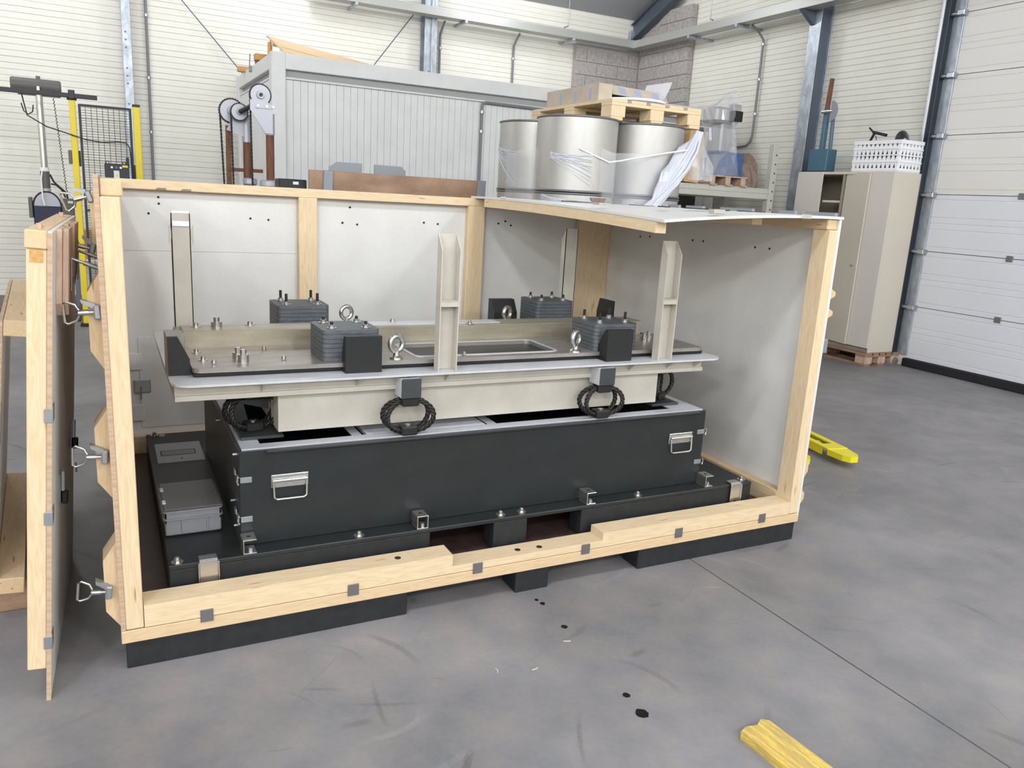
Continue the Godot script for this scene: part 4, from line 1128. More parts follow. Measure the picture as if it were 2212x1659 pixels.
# ------------------------------------------------------------------ site cabin and what lies on it
func build_cabin() -> void:
	var x0 := 1.67
	var x1 := 7.73
	var zf := -6.29
	var zb := -8.73
	var top := 2.98
	var t := thing("site_cabin", "long white ribbed site cabin standing along the far wall", "cabin", V(0, 0, 0))
	for x in [[x0 + 0.2, x0 + 0.6], [4.5, 4.9], [x1 - 0.6, x1 - 0.2]]:
		obj("support_block", bxm(x[0], x[1], 0.0, 0.15, zb + 0.1, zf - 0.1), M.concrete_dark, t)
	obj("core", bxm(x0 + 0.05, x1 - 0.05, 0.16, 2.9, zb + 0.05, zf - 0.05), M.cabin_groove, t)
	obj("bottom_frame", bxm(x0 + 0.12, x1 - 0.12, 0.15, 0.33, zb + 0.01, zf - 0.01, 0.005), M.cabin, t)
	obj("roof_fascia", bxm(x0 + 0.13, x1 - 0.13, top - 0.17, top - 0.015, zf - 0.06, zf + 0.01, 0.006), M.cabin, t)
	obj("roof_fascia", bxm(x0 - 0.005, x0 + 0.06, top - 0.17, top - 0.015, zb + 0.1, zf - 0.12, 0.006), M.cabin, t)
	obj("roof_sheet", bxm(x0 + 0.01, x1 - 0.01, top - 0.06, top - 0.03, zb + 0.01, zf - 0.02), M.cabin, t)
	obj("fascia_return", bxm(x0 + 0.13, x1 - 0.13, top - 0.265, top - 0.245, zf - 0.05, zf + 0.0, 0.003), M.cabin, t)
	obj("fascia_return", bxm(x0, x0 + 0.05, top - 0.265, top - 0.245, zb + 0.1, zf - 0.12, 0.003), M.cabin, t)
	obj("channel_back", bxm(x0 + 0.13, x1 - 0.13, top - 0.245, top - 0.17, zf - 0.055, zf - 0.045), M.cabin_groove, t)
	for c in [[x0, zf], [x1 - 0.15, zf], [x0, zb + 0.15], [x1 - 0.15, zb + 0.15]]:
		obj("corner_post", bxm(c[0] - 0.01, c[0] + 0.14, 0.15, top, c[1] - 0.14, c[1] + 0.012, 0.012), M.cabin, t)
	# ribbed cladding, board by board
	var x := x0 + 0.142
	var i := 0
	while x < x1 - 0.16:
		obj("cladding_board", bxm(x + 0.0009, minf(x + 0.0766, x1 - 0.152), 0.33, top - 0.262, zf - 0.045, zf - 0.028, 0.0025), M.cabin, t)
		x += 0.0775
		i += 1
	var z := zb + 0.16
	while z < zf - 0.15:
		obj("cladding_board", bxm(x0 + 0.012, x0 + 0.03, 0.33, top - 0.262, z + 0.0009, z + 0.0766, 0.0025), M.cabin, t)
		z += 0.0775
	obj("dark_panel", bxm(6.5, 7.42, 1.1, 1.85, zf - 0.03, zf - 0.02, 0.003), M.panel_dark, t)  # flat dark sheet where the cabin front reads dark below the shelf
	# grey pipe on its front
	var pipe := obj("wall_pipe", MB.new().path([V(4.08, 0.35, zf + 0.0), V(4.08, 2.66, zf), V(4.09, 2.7, zf), V(4.13, 2.712, zf), V(7.5, 2.69, zf)], 0.018, 8), M.conduit, t)
	for y in [2.6, 2.38]:
		obj("pipe_clip", MB.new().cyl(V(4.08, y - 0.015, zf), V(4.08, y + 0.015, zf), 0.026, -1, 10), M.zinc, pipe)
	var vent := obj("vent_hood", bxm(x0 - 0.03, x0 + 0.0, top - 0.08, top - 0.01, -7.6, -7.53, 0.008), M.greysteel, t)
	vent.set_meta("label", "grey roof edge fitting")
	# pieces of wood on the roof
	var w := thing("pine_frame", "long pine frame lying tilted on the cabin roof", "timber", V(1.98, top + 0.0, -7.0))  # one long pine frame of boards and slats, no loose planks
	w.rotation = Vector3(0, 0.62, 0)
	obj("side_board", bxm(-0.12, 1.7, 0.0, 0.025, -0.3, 0.12, 0.003), M.pine2_x, w)
	for k in 3:
		obj("slat", bxm(-0.1, 1.7, 0.025 + k * 0.07, 0.085 + k * 0.07, 0.08 - k * 0.12, 0.11 - k * 0.12, 0.003), M.pine_x, w)
	obj("top_board", MB.new().prism([Vector2(0.13, 0.02), Vector2(0.15, 0.03), Vector2(-0.2, 0.27), Vector2(-0.22, 0.26)], "zy", -0.12, 1.7), M.pine2_x, w)
	obj("end_piece", bxm(-0.12, -0.08, 0.03, 0.2, -0.2, -0.16, 0.003), M.endgrain, w)
	var o1 := thing("timber_offcut", "short pine offcut with a nail on the cabin roof's left edge", "timber", V(1.66, top - 0.03, -8.05), "timber offcuts on the cabin roof")
	obj("block", bxm(-0.08, 0.22, 0.0, 0.06, -0.05, 0.05, 0.004), M.endgrain, o1)
	obj("nail", MB.new().cyl(V(0.06, 0.06, 0), V(0.07, 0.22, 0), 0.006, -1, 6), M.galv_dark, o1)
	var o2 := thing("timber_offcut", "upper pine offcut with a tall nail beside the cabin's corner post", "timber", V(1.72, top - 0.03, -7.3), "timber offcuts on the cabin roof")
	obj("block", bxm(-0.06, 0.16, 0.05, 0.12, -0.06, 0.06, 0.004), M.endgrain, o2)
	obj("packer", bxm(-0.05, 0.1, 0.0, 0.05, -0.05, 0.05, 0.004), M.rust, o2)
	obj("nail", MB.new().cyl(V(0.1, 0.12, 0), V(0.12, 0.29, 0), 0.006, -1, 6), M.galv_dark, o2)

# ------------------------------------------------------------------ left background: guard fence and hoist
func build_fence_corner() -> void:
	var z := -7.1
	var a := thing("guard_post", "yellow guard post with a black bracket left of the wire mesh", "post", V(-0.205, 0, z), "yellow guard posts")
	obj("post", bxm(-0.03, 0.03, 0.03, 2.36, -0.03, 0.03, 0.006), M.yellow, a)
	obj("foot", bxm(-0.06, 0.06, 0.0, 0.03, -0.06, 0.06, 0.004), M.blackpoly, a)
	obj("head_bracket", MB.new().bx(-0.03, 0.03, 2.36, 2.46, -0.02, 0.02, 0.004).bx(-0.045, 0.045, 2.36, 2.385, -0.03, 0.03, 0.004), M.darkpaint, a)
	obj("knob", bxm(-0.065, -0.03, 1.72, 1.86, -0.02, 0.02, 0.006), M.tank, a)
	obj("hinge", bxm(0.03, 0.05, 1.7, 1.86, -0.02, 0.02, 0.004), M.blackpoly, a)
	var b := thing("guard_post", "yellow guard post right of the wire mesh", "post", V(0.395, 0, z), "yellow guard posts")
	obj("post", bxm(-0.035, 0.035, 0.03, 2.35, -0.03, 0.03, 0.006), M.yellow, b)
	obj("cap", bxm(-0.037, 0.037, 2.35, 2.375, -0.032, 0.032, 0.004), M.blackpoly, b)
	obj("foot", bxm(-0.06, 0.06, 0.0, 0.03, -0.06, 0.06, 0.004), M.blackpoly, b)
	obj("hinge", bxm(-0.06, -0.035, 1.5, 1.75, -0.02, 0.02, 0.004), M.blackpoly, b)
	var r := thing("overhead_rail", "black square rail resting on the yellow guard post", "rail", V(0, 2.4, z))
	obj("rail", bxm(-2.0, 0.03, -0.022, 0.022, 0.0215, 0.066, 0.003), M.darkpaint, r)
	obj("lug", bxm(-0.23, -0.18, -0.03, 0.05, 0.018, 0.07, 0.003), M.darkpaint, r)
	var m := thing("mesh_gate", "black framed wire mesh gate between the yellow posts", "gate", V(0, 0, z))
	for x in [-0.14, 0.335]:
		obj("frame_bar", bxm(x - 0.012, x + 0.012, 0.12, 2.33, -0.012, 0.012, 0.002), M.darkpaint, m)
	for y in [0.12, 1.25, 2.32]:
		obj("frame_bar", bxm(-0.13, 0.325, y - 0.012, y + 0.012, -0.01, 0.01, 0.002), M.darkpaint, m)
	for k in 8:
		var x := -0.14 + (k + 1) * 0.475 / 9.0
		obj("wire", MB.new().cyl(V(x, 0.13, 0), V(x, 2.31, 0), 0.0028, -1, 5, false), M.mesh, m)
	for k in 84:
		var y := 0.15 + k * 0.0262
		obj("wire", MB.new().cyl(V(-0.13, y, 0.004), V(0.325, y, 0.004), 0.0022, -1, 5, false), M.mesh, m)
	obj("gate_latch", bxm(0.27, 0.3, 1.72, 1.82, 0.01, 0.03, 0.004), M.darkpaint, m)
	var cp := []
	for q in [V(-0.66, 2.24, -7.25), V(-0.62, 2.02, -7.2), V(-0.45, 1.92, -7.15), V(-0.25, 1.86, -7.05), V(-0.1, 1.815, -7.04), V(0.05, 1.8, -7.04), V(0.2, 1.815, -7.04), V(0.28, 1.81, -7.04), V(0.31, 1.77, -7.04), V(0.32, 1.65, -7.04), V(0.325, 1.2, -7.04)]:
		cp.append(q + V(0, 0.16, 0))
	tag(obj("power_cable", MB.new().path(cp, 0.0065, 6), M.blackpoly), "black cable looping from the hoist across the wire mesh", "cable")
	# black control case
	var c := thing("control_case", "small black control case with a warning label behind the crate's left post", "case", V(0.168, 1.2, -6.5))
	obj("case", bxm(-0.11, 0.11, 0.3, 0.54, -0.06, 0.06, 0.006), M.darkpaint, c)
	obj("stand", bxm(-0.06, 0.06, -1.2, 0.3, -0.04, 0.04), M.darkpaint, c)
	obj("warning_label", bxm(-0.03, 0.02, 0.4, 0.475, 0.06, 0.0615), M.paper, c)
	obj("warning_triangle", MB.new().prism([Vector2(-0.02, 0.415), Vector2(0.01, 0.415), Vector2(-0.005, 0.445)], "xy", 0.0615, 0.0625), M.yellow, c)
	obj("yellow_label", bxm(0.05, 0.1, 0.51, 0.53, 0.06, 0.0615), M.yellow, c)
	for x in [-0.045, 0.035]:
		obj("button", MB.new().cyl(V(x, 0.505, 0.06), V(x, 0.505, 0.075), 0.011, -1, 10), M.steel, c)
	obj("blue_lamp", MB.new().cyl(V(-0.003, 0.505, 0.06), V(-0.003, 0.505, 0.073), 0.012, -1, 10), M.bluemachine, c)
	for x in [-0.08, 0.07]:
		obj("lug", MB.new().torus(V(x, 0.55, 0), Vector3.BACK, 0.014, 0.004, 12, 6), M.darkpaint, c)
	# hoist with horizontal tank
	var h := thing("lifting_hoist", "grey tank on a steel pole above a dark blue hoist body", "hoist", V(-0.52, 0, -7.6))
	obj("tank", MB.new().lathe(V(-0.255, 2.51, 0), [Vector2(0, 0), Vector2(0.06, 0.0), Vector2(0.072, 0.012), Vector2(0.072, 0.45), Vector2(0.06, 0.465), Vector2(0, 0.465)], 24, Vector3.RIGHT), M.tank, h)
	obj("tank_valve", bxm(-0.02, 0.02, 2.57, 2.61, -0.02, 0.02, 0.004), M.tank, h)
	obj("tank_saddle", bxm(-0.2, 0.2, 2.41, 2.44, -0.04, 0.03, 0.006), M.tank, h)
	obj("pole", MB.new().cyl(V(0, 1.63, 0.06), V(0, 2.42, 0.06), 0.034, -1, 18), M.steel, h)
	obj("pole_tip", bxm(-0.015, 0.012, 2.36, 2.5, 0.07, 0.085, 0.002), M.steel, h)
	obj("collar", MB.new().cyl(V(0.0, 1.63, 0.06), V(0.0, 1.67, 0.06), 0.045, -1, 16), M.crate_white, h)
	obj("motor", MB.new().cyl(V(0, 1.45, 0.06), V(0, 1.63, 0.06), 0.045, -1, 18), M.tank, h)
	obj("motor_flange", MB.new().cyl(V(0, 1.42, 0.06), V(0, 1.445, 0.06), 0.048, -1, 16), M.sprocket, h)
	var poly := []
	for k in 13:
		var an := PI * k / 12.0
		poly.append(Vector2(cos(an) * 0.13, 1.25 + sin(an) * 0.16))
	poly.append(Vector2(-0.13, 1.05)); poly.append(Vector2(0.13, 1.05))
	obj("shroud", MB.new().prism(poly, "xy", -0.06, 0.05), M.sprocket, h)
	var arch := []
	for k in 13:
		var an := PI * k / 12.0
		arch.append(V(cos(an) * 0.135, 1.25 + sin(an) * 0.165, 0.05))
	obj("shroud_rim", MB.new().path(arch, 0.009, 6), M.darkpaint, h)
	obj("body", bxm(-0.135, 0.135, 0.85, 1.26, -0.08, 0.08, 0.01), M.navy, h)
	obj("base_column", bxm(-0.1, 0.1, 0.0, 0.85, -0.08, 0.08, 0.01), M.navy, h)
	obj("foot_plate", bxm(-0.25, 0.25, 0.0, 0.02, -0.2, 0.2, 0.004), M.darkpaint, h)
	obj("side_plate", bxm(-0.175, -0.14, 1.13, 1.35, -0.03, 0.09, 0.004), M.tank, h)
	obj("switch_box", bxm(0.14, 0.26, 1.1, 1.35, -0.03, 0.07, 0.006), M.tank, h)
	obj("box_label", bxm(0.2, 0.25, 1.3, 1.325, 0.07, 0.0715), M.paper, h)
	obj("white_tube", MB.new().path([V(-0.02, 1.64, 0.11), V(-0.035, 1.55, 0.12), V(-0.035, 1.35, 0.12), V(-0.02, 1.27, 0.12)], 0.008, 8), M.crate_white, h)
	obj("hose", MB.new().path([V(0.045, 1.6, 0.06), V(0.08, 1.52, 0.06), V(0.14, 1.46, 0.05), V(0.19, 1.41, 0.04), V(0.2, 1.35, 0.04)], 0.01, 7), M.blackpoly, h)
	obj("hose", MB.new().path([V(0.05, 1.5, 0.06), V(0.1, 1.49, 0.06), V(0.15, 1.44, 0.06), V(0.18, 1.36, 0.05)], 0.009, 7), M.blackpoly, h)
	var coil := []
	for k in 120:
		var f := k / 119.0
		coil.append(V(0.13 + f * 0.07 + cos(k * 1.6) * 0.007, 2.4 - f * 1.05, sin(k * 1.6) * 0.007))
	obj("coiled_cable", MB.new().path(coil, 0.004, 5), M.blackpoly, h)
	obj("cable_loop", MB.new().path([V(-0.17, 2.32, 0.05), V(-0.15, 2.24, 0.05), V(-0.11, 2.21, 0.05), V(-0.07, 2.24, 0.05), V(-0.06, 2.31, 0.05)], 0.006, 6), M.blackpoly, h)
	# things seen through the gap beside the crate
	var w := thing("white_table", "white table top with a cardboard piece seen through the gap left of the crate", "table", V(-0.1, 0, -8.3))
	obj("top", bxm(-0.25, 0.6, 0.6, 0.64, -0.3, 0.3, 0.005), M.glossy_white, w)
	for x in [-0.2, 0.55]:
		for zz in [-0.25, 0.25]:
			obj("leg", bxm(x - 0.02, x + 0.02, 0.0, 0.6, zz - 0.02, zz + 0.02), M.greysteel, w)
	var cb := obj("cardboard_box", bxm(-0.3, 0.12, 0.6405, 0.98, -8.5, -8.1, 0.004), M.cardboard)
	tag(cb, "plain cardboard box behind the wire mesh on the white table", "box")

# ------------------------------------------------------------------ chain mast
func sprocket(parent: Node3D, at: Vector3, r: float) -> void:
	var poly := []
	var nt := 30
	for k in nt * 2:
		var rr: float = r * 1.09 if k % 2 == 0 else r * 1.03
		poly.append(Vector2(cos(TAU * k / (nt * 2)) * rr, sin(TAU * k / (nt * 2)) * rr))
	var o := obj("sprocket", MB.new().cyl(V(0, 0, -0.014), V(0, 0, 0.014), r * 0.93, -1, 40).lathe(V(0, 0, 0.014), [Vector2(0, 0.02), Vector2(r * 0.35, 0.02), Vector2(r * 0.4, 0.0)], 24, Vector3.BACK), M.sprocket, parent)
	o.position = at
	obj("chain_wrap", MB.new().prism(poly, "xy", -0.012, 0.012), M.chain, o)
	obj("axle", MB.new().cyl(V(0, 0, 0.0), V(0, 0, 0.05), r * 0.17, -1, 14), M.darkpaint, o)

func chain_run(parent: Node3D, a: Vector3, b: Vector3) -> void:
	var mb := MB.new()
	var nlinks := int((b - a).length() / 0.03)
	for k in nlinks:
		var p := a.lerp(b, (k + 0.5) / nlinks)
		mb.box(p, V(0.016, 0.024, 0.016), 0.003)
	mb.cyl(a, b, 0.006, -1, 6)
	obj("chain_run", mb, M.chain, parent)

func build_lift_mast() -> void:
	var z := -4.5
	var t := thing("chain_mast", "rusty two post lifting mast with grey chain wheels before the cabin's left corner", "mast", V(0, 0, z))
	# front post and head
	obj("post", MB.new().cyl(V(1.315, 0.02, 0), V(1.315, 2.1, 0), 0.034, -1, 18), M.rust, t)
	obj("post", MB.new().cyl(V(1.17, 0.02, -0.28), V(1.17, 2.05, -0.28), 0.034, -1, 18), M.rust, t)
	obj("slim_post", bxm(1.0, 1.04, 0.02, 2.1, -0.33, -0.29, 0.003), M.rust, t)
	obj("cross_tie", bxm(1.02, 1.3, 1.72, 1.75, -0.31, -0.27, 0.003), M.rust, t)
	obj("base_plate", bxm(0.95, 1.42, 0.0, 0.02, -0.4, 0.1, 0.003), M.rust, t)
	obj("head_sleeve", MB.new().cyl(V(1.315, 2.03, 0), V(1.315, 2.2, 0), 0.04, -1, 18), M.sprocket, t)
	obj("head_plate", MB.new().prism([Vector2(1.15, 2.3), Vector2(1.29, 2.3), Vector2(1.33, 2.2), Vector2(1.33, 2.04), Vector2(1.27, 2.04), Vector2(1.15, 2.22)], "xy", 0.04, 0.052), M.sprocket, t)
	var st := obj("side_strap", MB.new().prism([Vector2(1.19, 2.235), Vector2(1.35, 2.235), Vector2(1.36, 2.25), Vector2(1.35, 2.268), Vector2(1.19, 2.268)], "xy", 0.053, 0.06), M.sprocket, t)
	for x in [1.21, 1.28, 1.335]:
		obj("strap_bolt", MB.new().cyl(V(x, 2.252, 0.06), V(x, 2.252, 0.07), 0.011, -1, 6), M.steel, st)
	sprocket(t, V(1.24, 2.345, 0.0), 0.085)
	obj("head_sleeve", MB.new().cyl(V(1.17, 1.97, -0.28), V(1.17, 2.16, -0.28), 0.04, -1, 18), M.sprocket, t)
	obj("head_plate", MB.new().prism([Vector2(1.0, 2.06), Vector2(1.08, 2.03), Vector2(1.2, 2.0), Vector2(1.2, 2.2), Vector2(1.05, 2.16)], "xy", -0.26, -0.25), M.sprocket, t)
	sprocket(t, V(1.05, 2.22, -0.3), 0.1)
	sprocket(t, V(1.1, 2.21, -0.2), 0.07)
	obj("cross_shaft", MB.new().cyl(V(1.1, 2.21, -0.15), V(1.2, 2.27, -0.02), 0.02, -1, 12), M.darkpaint, t)
	chain_run(t, V(1.158, 2.34, 0.0), V(1.185, 0.05, 0.0))
	chain_run(t, V(0.955, 2.22, -0.3), V(1.03, 0.05, -0.28))
	chain_run(t, V(1.032, 2.21, -0.2), V(1.06, 0.05, -0.2))
	for q in [[1.29, 0.0, 0.085, 1.6], [1.17, -0.28, 0.06, 1.61]]:
		obj("collar", MB.new().lathe(V(q[0] + 0.02, q[3], q[1]), [Vector2(0, 0), Vector2(q[2] * 0.8, 0.0), Vector2(q[2], 0.012), Vector2(q[2], 0.05), Vector2(q[2] * 0.85, 0.06), Vector2(0, 0.06)], 20), M.sprocket, t)

# ------------------------------------------------------------------ brown board rack and plates behind the crate
func build_board() -> void:
	var z := -3.3
	var t := thing("plywood_stillage", "brown plywood board held by two grey steel uprights behind the crate", "stillage", V(0, 0, z))
	obj("board", bxm(1.37, 2.74, 0.4, 1.747, -0.012, 0.012, 0.002), M.brown_board, t)
	for x in [1.455, 2.69]:
		var u := obj("upright", bxm(-0.035, 0.035, 0.0, 1.75, 0.013, 0.03, 0.003), M.greysteel, t)
		u.position = V(x, 0, 0)
		u.rotation.z = -0.03
	obj("foot_bar", bxm(1.37, 2.74, 0.0, 0.05, -0.2, 0.05, 0.004), M.greysteel, t)
	for x in [1.5, 2.6]:
		obj("back_brace", bxm(x, x + 0.04, 0.05, 1.3, -0.06, -0.013), M.greysteel, t)
	for p in [["left grey steel plate with a cut corner standing behind the brown board", [Vector2(1.6, 0), Vector2(1.86, 0), Vector2(1.86, 1.825), Vector2(1.66, 1.825), Vector2(1.6, 1.785)]], ["right scuffed grey steel plate with a cut corner standing behind the brown board", [Vector2(1.96, 0), Vector2(2.22, 0), Vector2(2.22, 1.79), Vector2(2.185, 1.822), Vector2(1.96, 1.825)]]]:
		tag(obj("steel_plate", MB.new().prism(p[1], "xy", z - 0.34, z - 0.325), M.greysteel), p[0], "plate", "steel plates behind the board")
	var b := thing("black_case", "flat black case with a white label left of the brown board", "case", V(1.27, 0, -3.45))
	obj("body", bxm(-0.1, 0.1, 1.3, 1.672, -0.08, 0.08, 0.006), M.blackpoly, b)
	obj("stand", bxm(-0.06, 0.06, 0.0, 1.3, -0.06, 0.06), M.darkpaint, b)
	obj("label", bxm(0.0, 0.04, 1.635, 1.655, 0.08, 0.0815), M.paper, b)

# ------------------------------------------------------------------ wrapped drums with pallet
func euro_pallet(called: String, label: String, at: Vector3, lx: float, lz: float, mats: Array, group := "") -> Node3D:
	var t := thing(called, label, "pallet", at, group)
	for k in 3:
		for j in 3:
			var bx0 := (lx - 0.12) * 0.5 * k
			var bz0 := -lz + j * (lz - 0.14) * 0.5
			obj("block", bxm(bx0, bx0 + 0.12, 0.022, 0.1, bz0, bz0 + 0.14, 0.004), mats[0], t)
	for k in 3:
		var x := (lx - 0.1) * 0.5 * k
		obj("bottom_board", bxm(x, x + 0.1, 0.0, 0.022, -lz, 0.0, 0.002), mats[1], t)
	for j in 3:
		var z := -lz + j * (lz - 0.14) * 0.5
		obj("stringer_board", bxm(0.0, lx, 0.1, 0.122, z, z + 0.14, 0.002), mats[2], t)
	for k in 5:
		var x := (lx - 0.13) * 0.25 * k
		obj("deck_board", bxm(x, x + 0.13, 0.122, 0.144, -lz, 0.0, 0.002), mats[1], t)
	return t

func crumple(mb: MB, rings: Array, seg: int, amp: float, sd: int) -> void:
	# loft through rings [centre, rx, rz] with a crumpled surface
	var f := FastNoiseLite.new()
	f.seed = sd
	f.frequency = 9.0
	f.fractal_octaves = 3
	var pts := []
	for q in rings:
		var row := []
		for k in seg:
			var a := TAU * k / seg
			var p: Vector3 = q[0] + V(cos(a) * q[1], 0, sin(a) * q[2])
			row.append(p + V(cos(a), 0.3, sin(a)) * f.get_noise_3dv(p) * amp)
		pts.append(row)
	for i in pts.size() - 1:
		for k in seg:
			var l := (k + 1) % seg
			var o: Vector3 = pts[i][k] - rings[i][0] + V(0, 1e-4, 0)
			mb.quad(pts[i][k], pts[i][l], pts[i + 1][l], pts[i + 1][k], o)
	for e in [0, pts.size() - 1]:
		var c := Vector3.ZERO
		for p in pts[e]: c += p / seg
		for k in seg:
			mb.flat(c, pts[e][k], pts[e][(k + 1) % seg], Vector3.DOWN if e == 0 else Vector3.UP)

func build_drums() -> void:
	euro_pallet("drum_pallet", "wooden pallet on the floor under the stacked drums", V(2.77, 0, -2.09), 1.21, 1.2, [M.pine2_y, M.pine2_z, M.pine2_x])
	var h := 0.519
	var r := 0.288
	var proto: Node3D = null
	var spots := [[3.065, -2.39, "nearest"], [3.06, -2.985, "left"], [3.66, -2.4, "right"], [3.66, -2.99, "rear"]]
	var tiers := ["in the lowest layer", "in the second layer from the floor", "in the third layer, below the top one", "in the top layer, under the pallet"]
	for k in 4:
		for s in spots:
			var lab := "%s film wrapped steel drum %s" % [s[2], tiers[k]]
			var at := V(s[0], 0.145 + k * (h - 0.005), s[1])
			if proto == null:
				proto = thing("steel_drum", lab, "drum", at, "film wrapped steel drums")
				obj("shell", MB.new().lathe(V(0, 0, 0), [Vector2(0, 0.002), Vector2(r, 0.002), Vector2(r, h - 0.01)], 56), M.drum, proto)
				obj("top_rim", MB.new().torus(V(0, h - 0.014, 0), Vector3.UP, r, 0.008, 48, 8), M.drumrim, proto)
				obj("bottom_rim", MB.new().torus(V(0, 0.009, 0), Vector3.UP, r, 0.008, 48, 8), M.drumrim, proto)
				obj("lid", MB.new().cyl(V(0, h - 0.022, 0), V(0, h - 0.014, 0), r, -1, 40), M.drum, proto)
			else:
				copy(proto, lab, at)
	var topy := 0.145 + 3 * (h - 0.005) + h
	# clear film round the load
	var f := thing("stretch_film", "clear stretch film wrapped round the steel drums with a twisted tail", "film", V(0, 0, 0))
	var sheet := MB.new()
	var outline := []
	for k in 40:
		var a := TAU * k / 40.0
		outline.append(Vector2(3.36, -2.69) + Vector2(signf(cos(a)) * pow(absf(cos(a)), 0.7) * 0.6, signf(sin(a)) * pow(absf(sin(a)), 0.7) * 0.6))
	var fn := FastNoiseLite.new()
	fn.seed = 4
	fn.frequency = 2.5
	var lev := [1.3, 1.5, 1.66, 1.78, 1.9, 1.98]
	for i in lev.size() - 1:
		for k in 40:
			var q := []
			for c in [[i, k], [i, (k + 1) % 40], [i + 1, (k + 1) % 40], [i + 1, k]]:
				var o2: Vector2 = outline[c[1]]
				var yy: float = lev[c[0]]
				q.append(V(o2.x, yy + (fn.get_noise_2d(o2.x * 3.0, o2.y * 3.0) * 0.12 if c[0] == lev.size() - 1 else 0.0), o2.y) + V(fn.get_noise_3d(o2.x * 4, yy * 4, 1), 0, fn.get_noise_3d(o2.x * 4, yy * 4, 9)) * 0.02)
			sheet.quad(q[0], q[1], q[2], q[3], V(outline[k].x - 3.36, 0, outline[k].y + 2.69))
	obj("wrap_sheet", sheet, M.film, f)
	# gathered film ropes over the drums
	var rp := [V(3.93, 2.17, -2.12), V(3.84, 2.04, -2.06), V(3.74, 1.9, -2.03), V(3.64, 1.78, -2.01), V(3.55, 1.68, -2.0), V(3.46, 1.56, -2.0)]
	var tail := MB.new()
	for st in 9:
		var pp := []
		for k in rp.size():
			var w := 0.012 + 0.05 * sin(PI * (k + 0.6) / 6.2)
			pp.append(rp[k] + V(cos(st * 2.4 + k * 0.5), 0.4 * sin(st * 1.3), sin(st * 2.4 + k * 0.5) * 0.5) * w * (0.35 + 0.65 * (st % 3) / 2.0))
		tail.path(pp, 0.011, 6)
	obj("twisted_tail", tail, M.film_thick, f)
	var veil := MB.new()
	var rr := []
	for k in 11:
		var u := k / 10.0
		var q: Vector3 = rp[5].lerp(rp[0], u)
		rr.append([q, 0.03 + 0.05 * sin(PI * (u * 0.9 + 0.05)), 0.02 + 0.015 * sin(PI * u)])
	crumple(veil, rr, 18, 0.05, 31)
	obj("tail_veil", veil, M.film_thick, f)
	var flap := MB.new()
	crumple(flap, [[V(4.02, 1.83, -2.14), 0.1, 0.03], [V(4.0, 1.93, -2.14), 0.09, 0.03], [V(3.97, 2.05, -2.13), 0.06, 0.025], [V(3.94, 2.15, -2.13), 0.02, 0.015]], 14, 0.06, 8)
	obj("loose_flap", flap, M.film, f)
	var strands := MB.new()
	var rs := RandomNumberGenerator.new()
	rs.seed = 9
	for fan in [[3.06, -2.985, 204.0, 146.0, 2.05, 0.07, 1.99, 0.3], [3.065, -2.39, 158.0, 98.0, 1.96, 0.05, 1.95, 0.24], [3.065, -2.39, 170.0, 90.0, 1.67, 0.06, 1.64, 0.1], [3.66, -2.4, 150.0, 80.0, 1.66, 0.05, 1.64, 0.08]]:
		for k in 16:
			var q0: float = fan[4] - fan[5] * rs.randf()
			var q1: float = fan[6] - fan[7] * rs.randf()
			var pp := []
			for j in 9:
				var u := j / 8.0
				var ang := deg_to_rad(lerpf(fan[2], fan[3], u))
				pp.append(V(fan[0] + cos(ang) * 0.2935, lerpf(q0, q1, u), fan[1] + sin(ang) * 0.2935))
			strands.path(pp, rs.randf_range(0.0012, 0.0034), 4)
	obj("film_strands", strands, M.film_thick, f).set_meta("kind", "stuff")
	obj("film_cord", MB.new().path([V(2.93, 1.98, -2.12), V(3.07, 1.93, -2.095), V(3.16, 1.905, -2.1), V(3.25, 1.92, -2.1), V(3.62, 2.0, -2.06), V(3.78, 2.03, -2.04)], 0.006, 6), M.crate_white, f)
	obj("brown_label", MB.new().prism([Vector2(3.03, 1.66), Vector2(3.16, 1.66), Vector2(3.1, 1.56)], "xy", -2.099, -2.095), M.sack, f)
	# pallet with goods on the drums
	var pt := euro_pallet("top_pallet", "pale wooden pallet lying on top of the steel drums", V(3.26, topy + 0.001, -2.27), 0.8, 1.2, [M.pine_y, M.pine_z, M.pine_x])
	var py := topy + 0.146
	var cb := thing("long_carton", "torn brown cardboard carton with labels lying on the top pallet", "box", V(3.3, py, -2.5))
	obj("carton", bxm(0.0, 0.12, 0.0, 0.13, -0.8, -0.02, 0.004), M.greycard, cb)
	var tf := obj("torn_flap", bxm(0.0, 0.5, -0.05, 0.05, -0.002, 0.002), M.greycard, cb)
	tf.position = V(0.13, 0.1, -0.06)
	tf.rotation = Vector3(-0.75, 0.0, -0.04)
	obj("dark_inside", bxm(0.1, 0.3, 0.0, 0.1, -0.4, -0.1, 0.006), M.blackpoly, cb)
	for zz in [-0.12, -0.34, -0.55]:
		obj("label", bxm(-0.001, 0.0, 0.02, 0.1, zz - 0.03, zz), M.bluelabel, cb)
	for xx in [0.2, 0.34, 0.5]:
		obj("label", bxm(xx - 0.13, xx - 0.07, -0.035, 0.035, 0.002, 0.0025), M.bluelabel, tf)
	for q in [[V(3.65, py, -2.62), "lower round fibre disc on the top pallet", M.greysteel], [V(3.66, py + 0.022, -2.63), "upper round white disc on the top pallet", M.glossy_white]]:
		tag(obj("round_disc", MB.new().lathe(q[0], [Vector2(0, 0), Vector2(0.27, 0.0), Vector2(0.275, 0.008), Vector2(0.27, 0.018), Vector2(0, 0.018)], 40), q[2]), q[1], "disc", "round discs on the top pallet")
	var pf := MB.new()
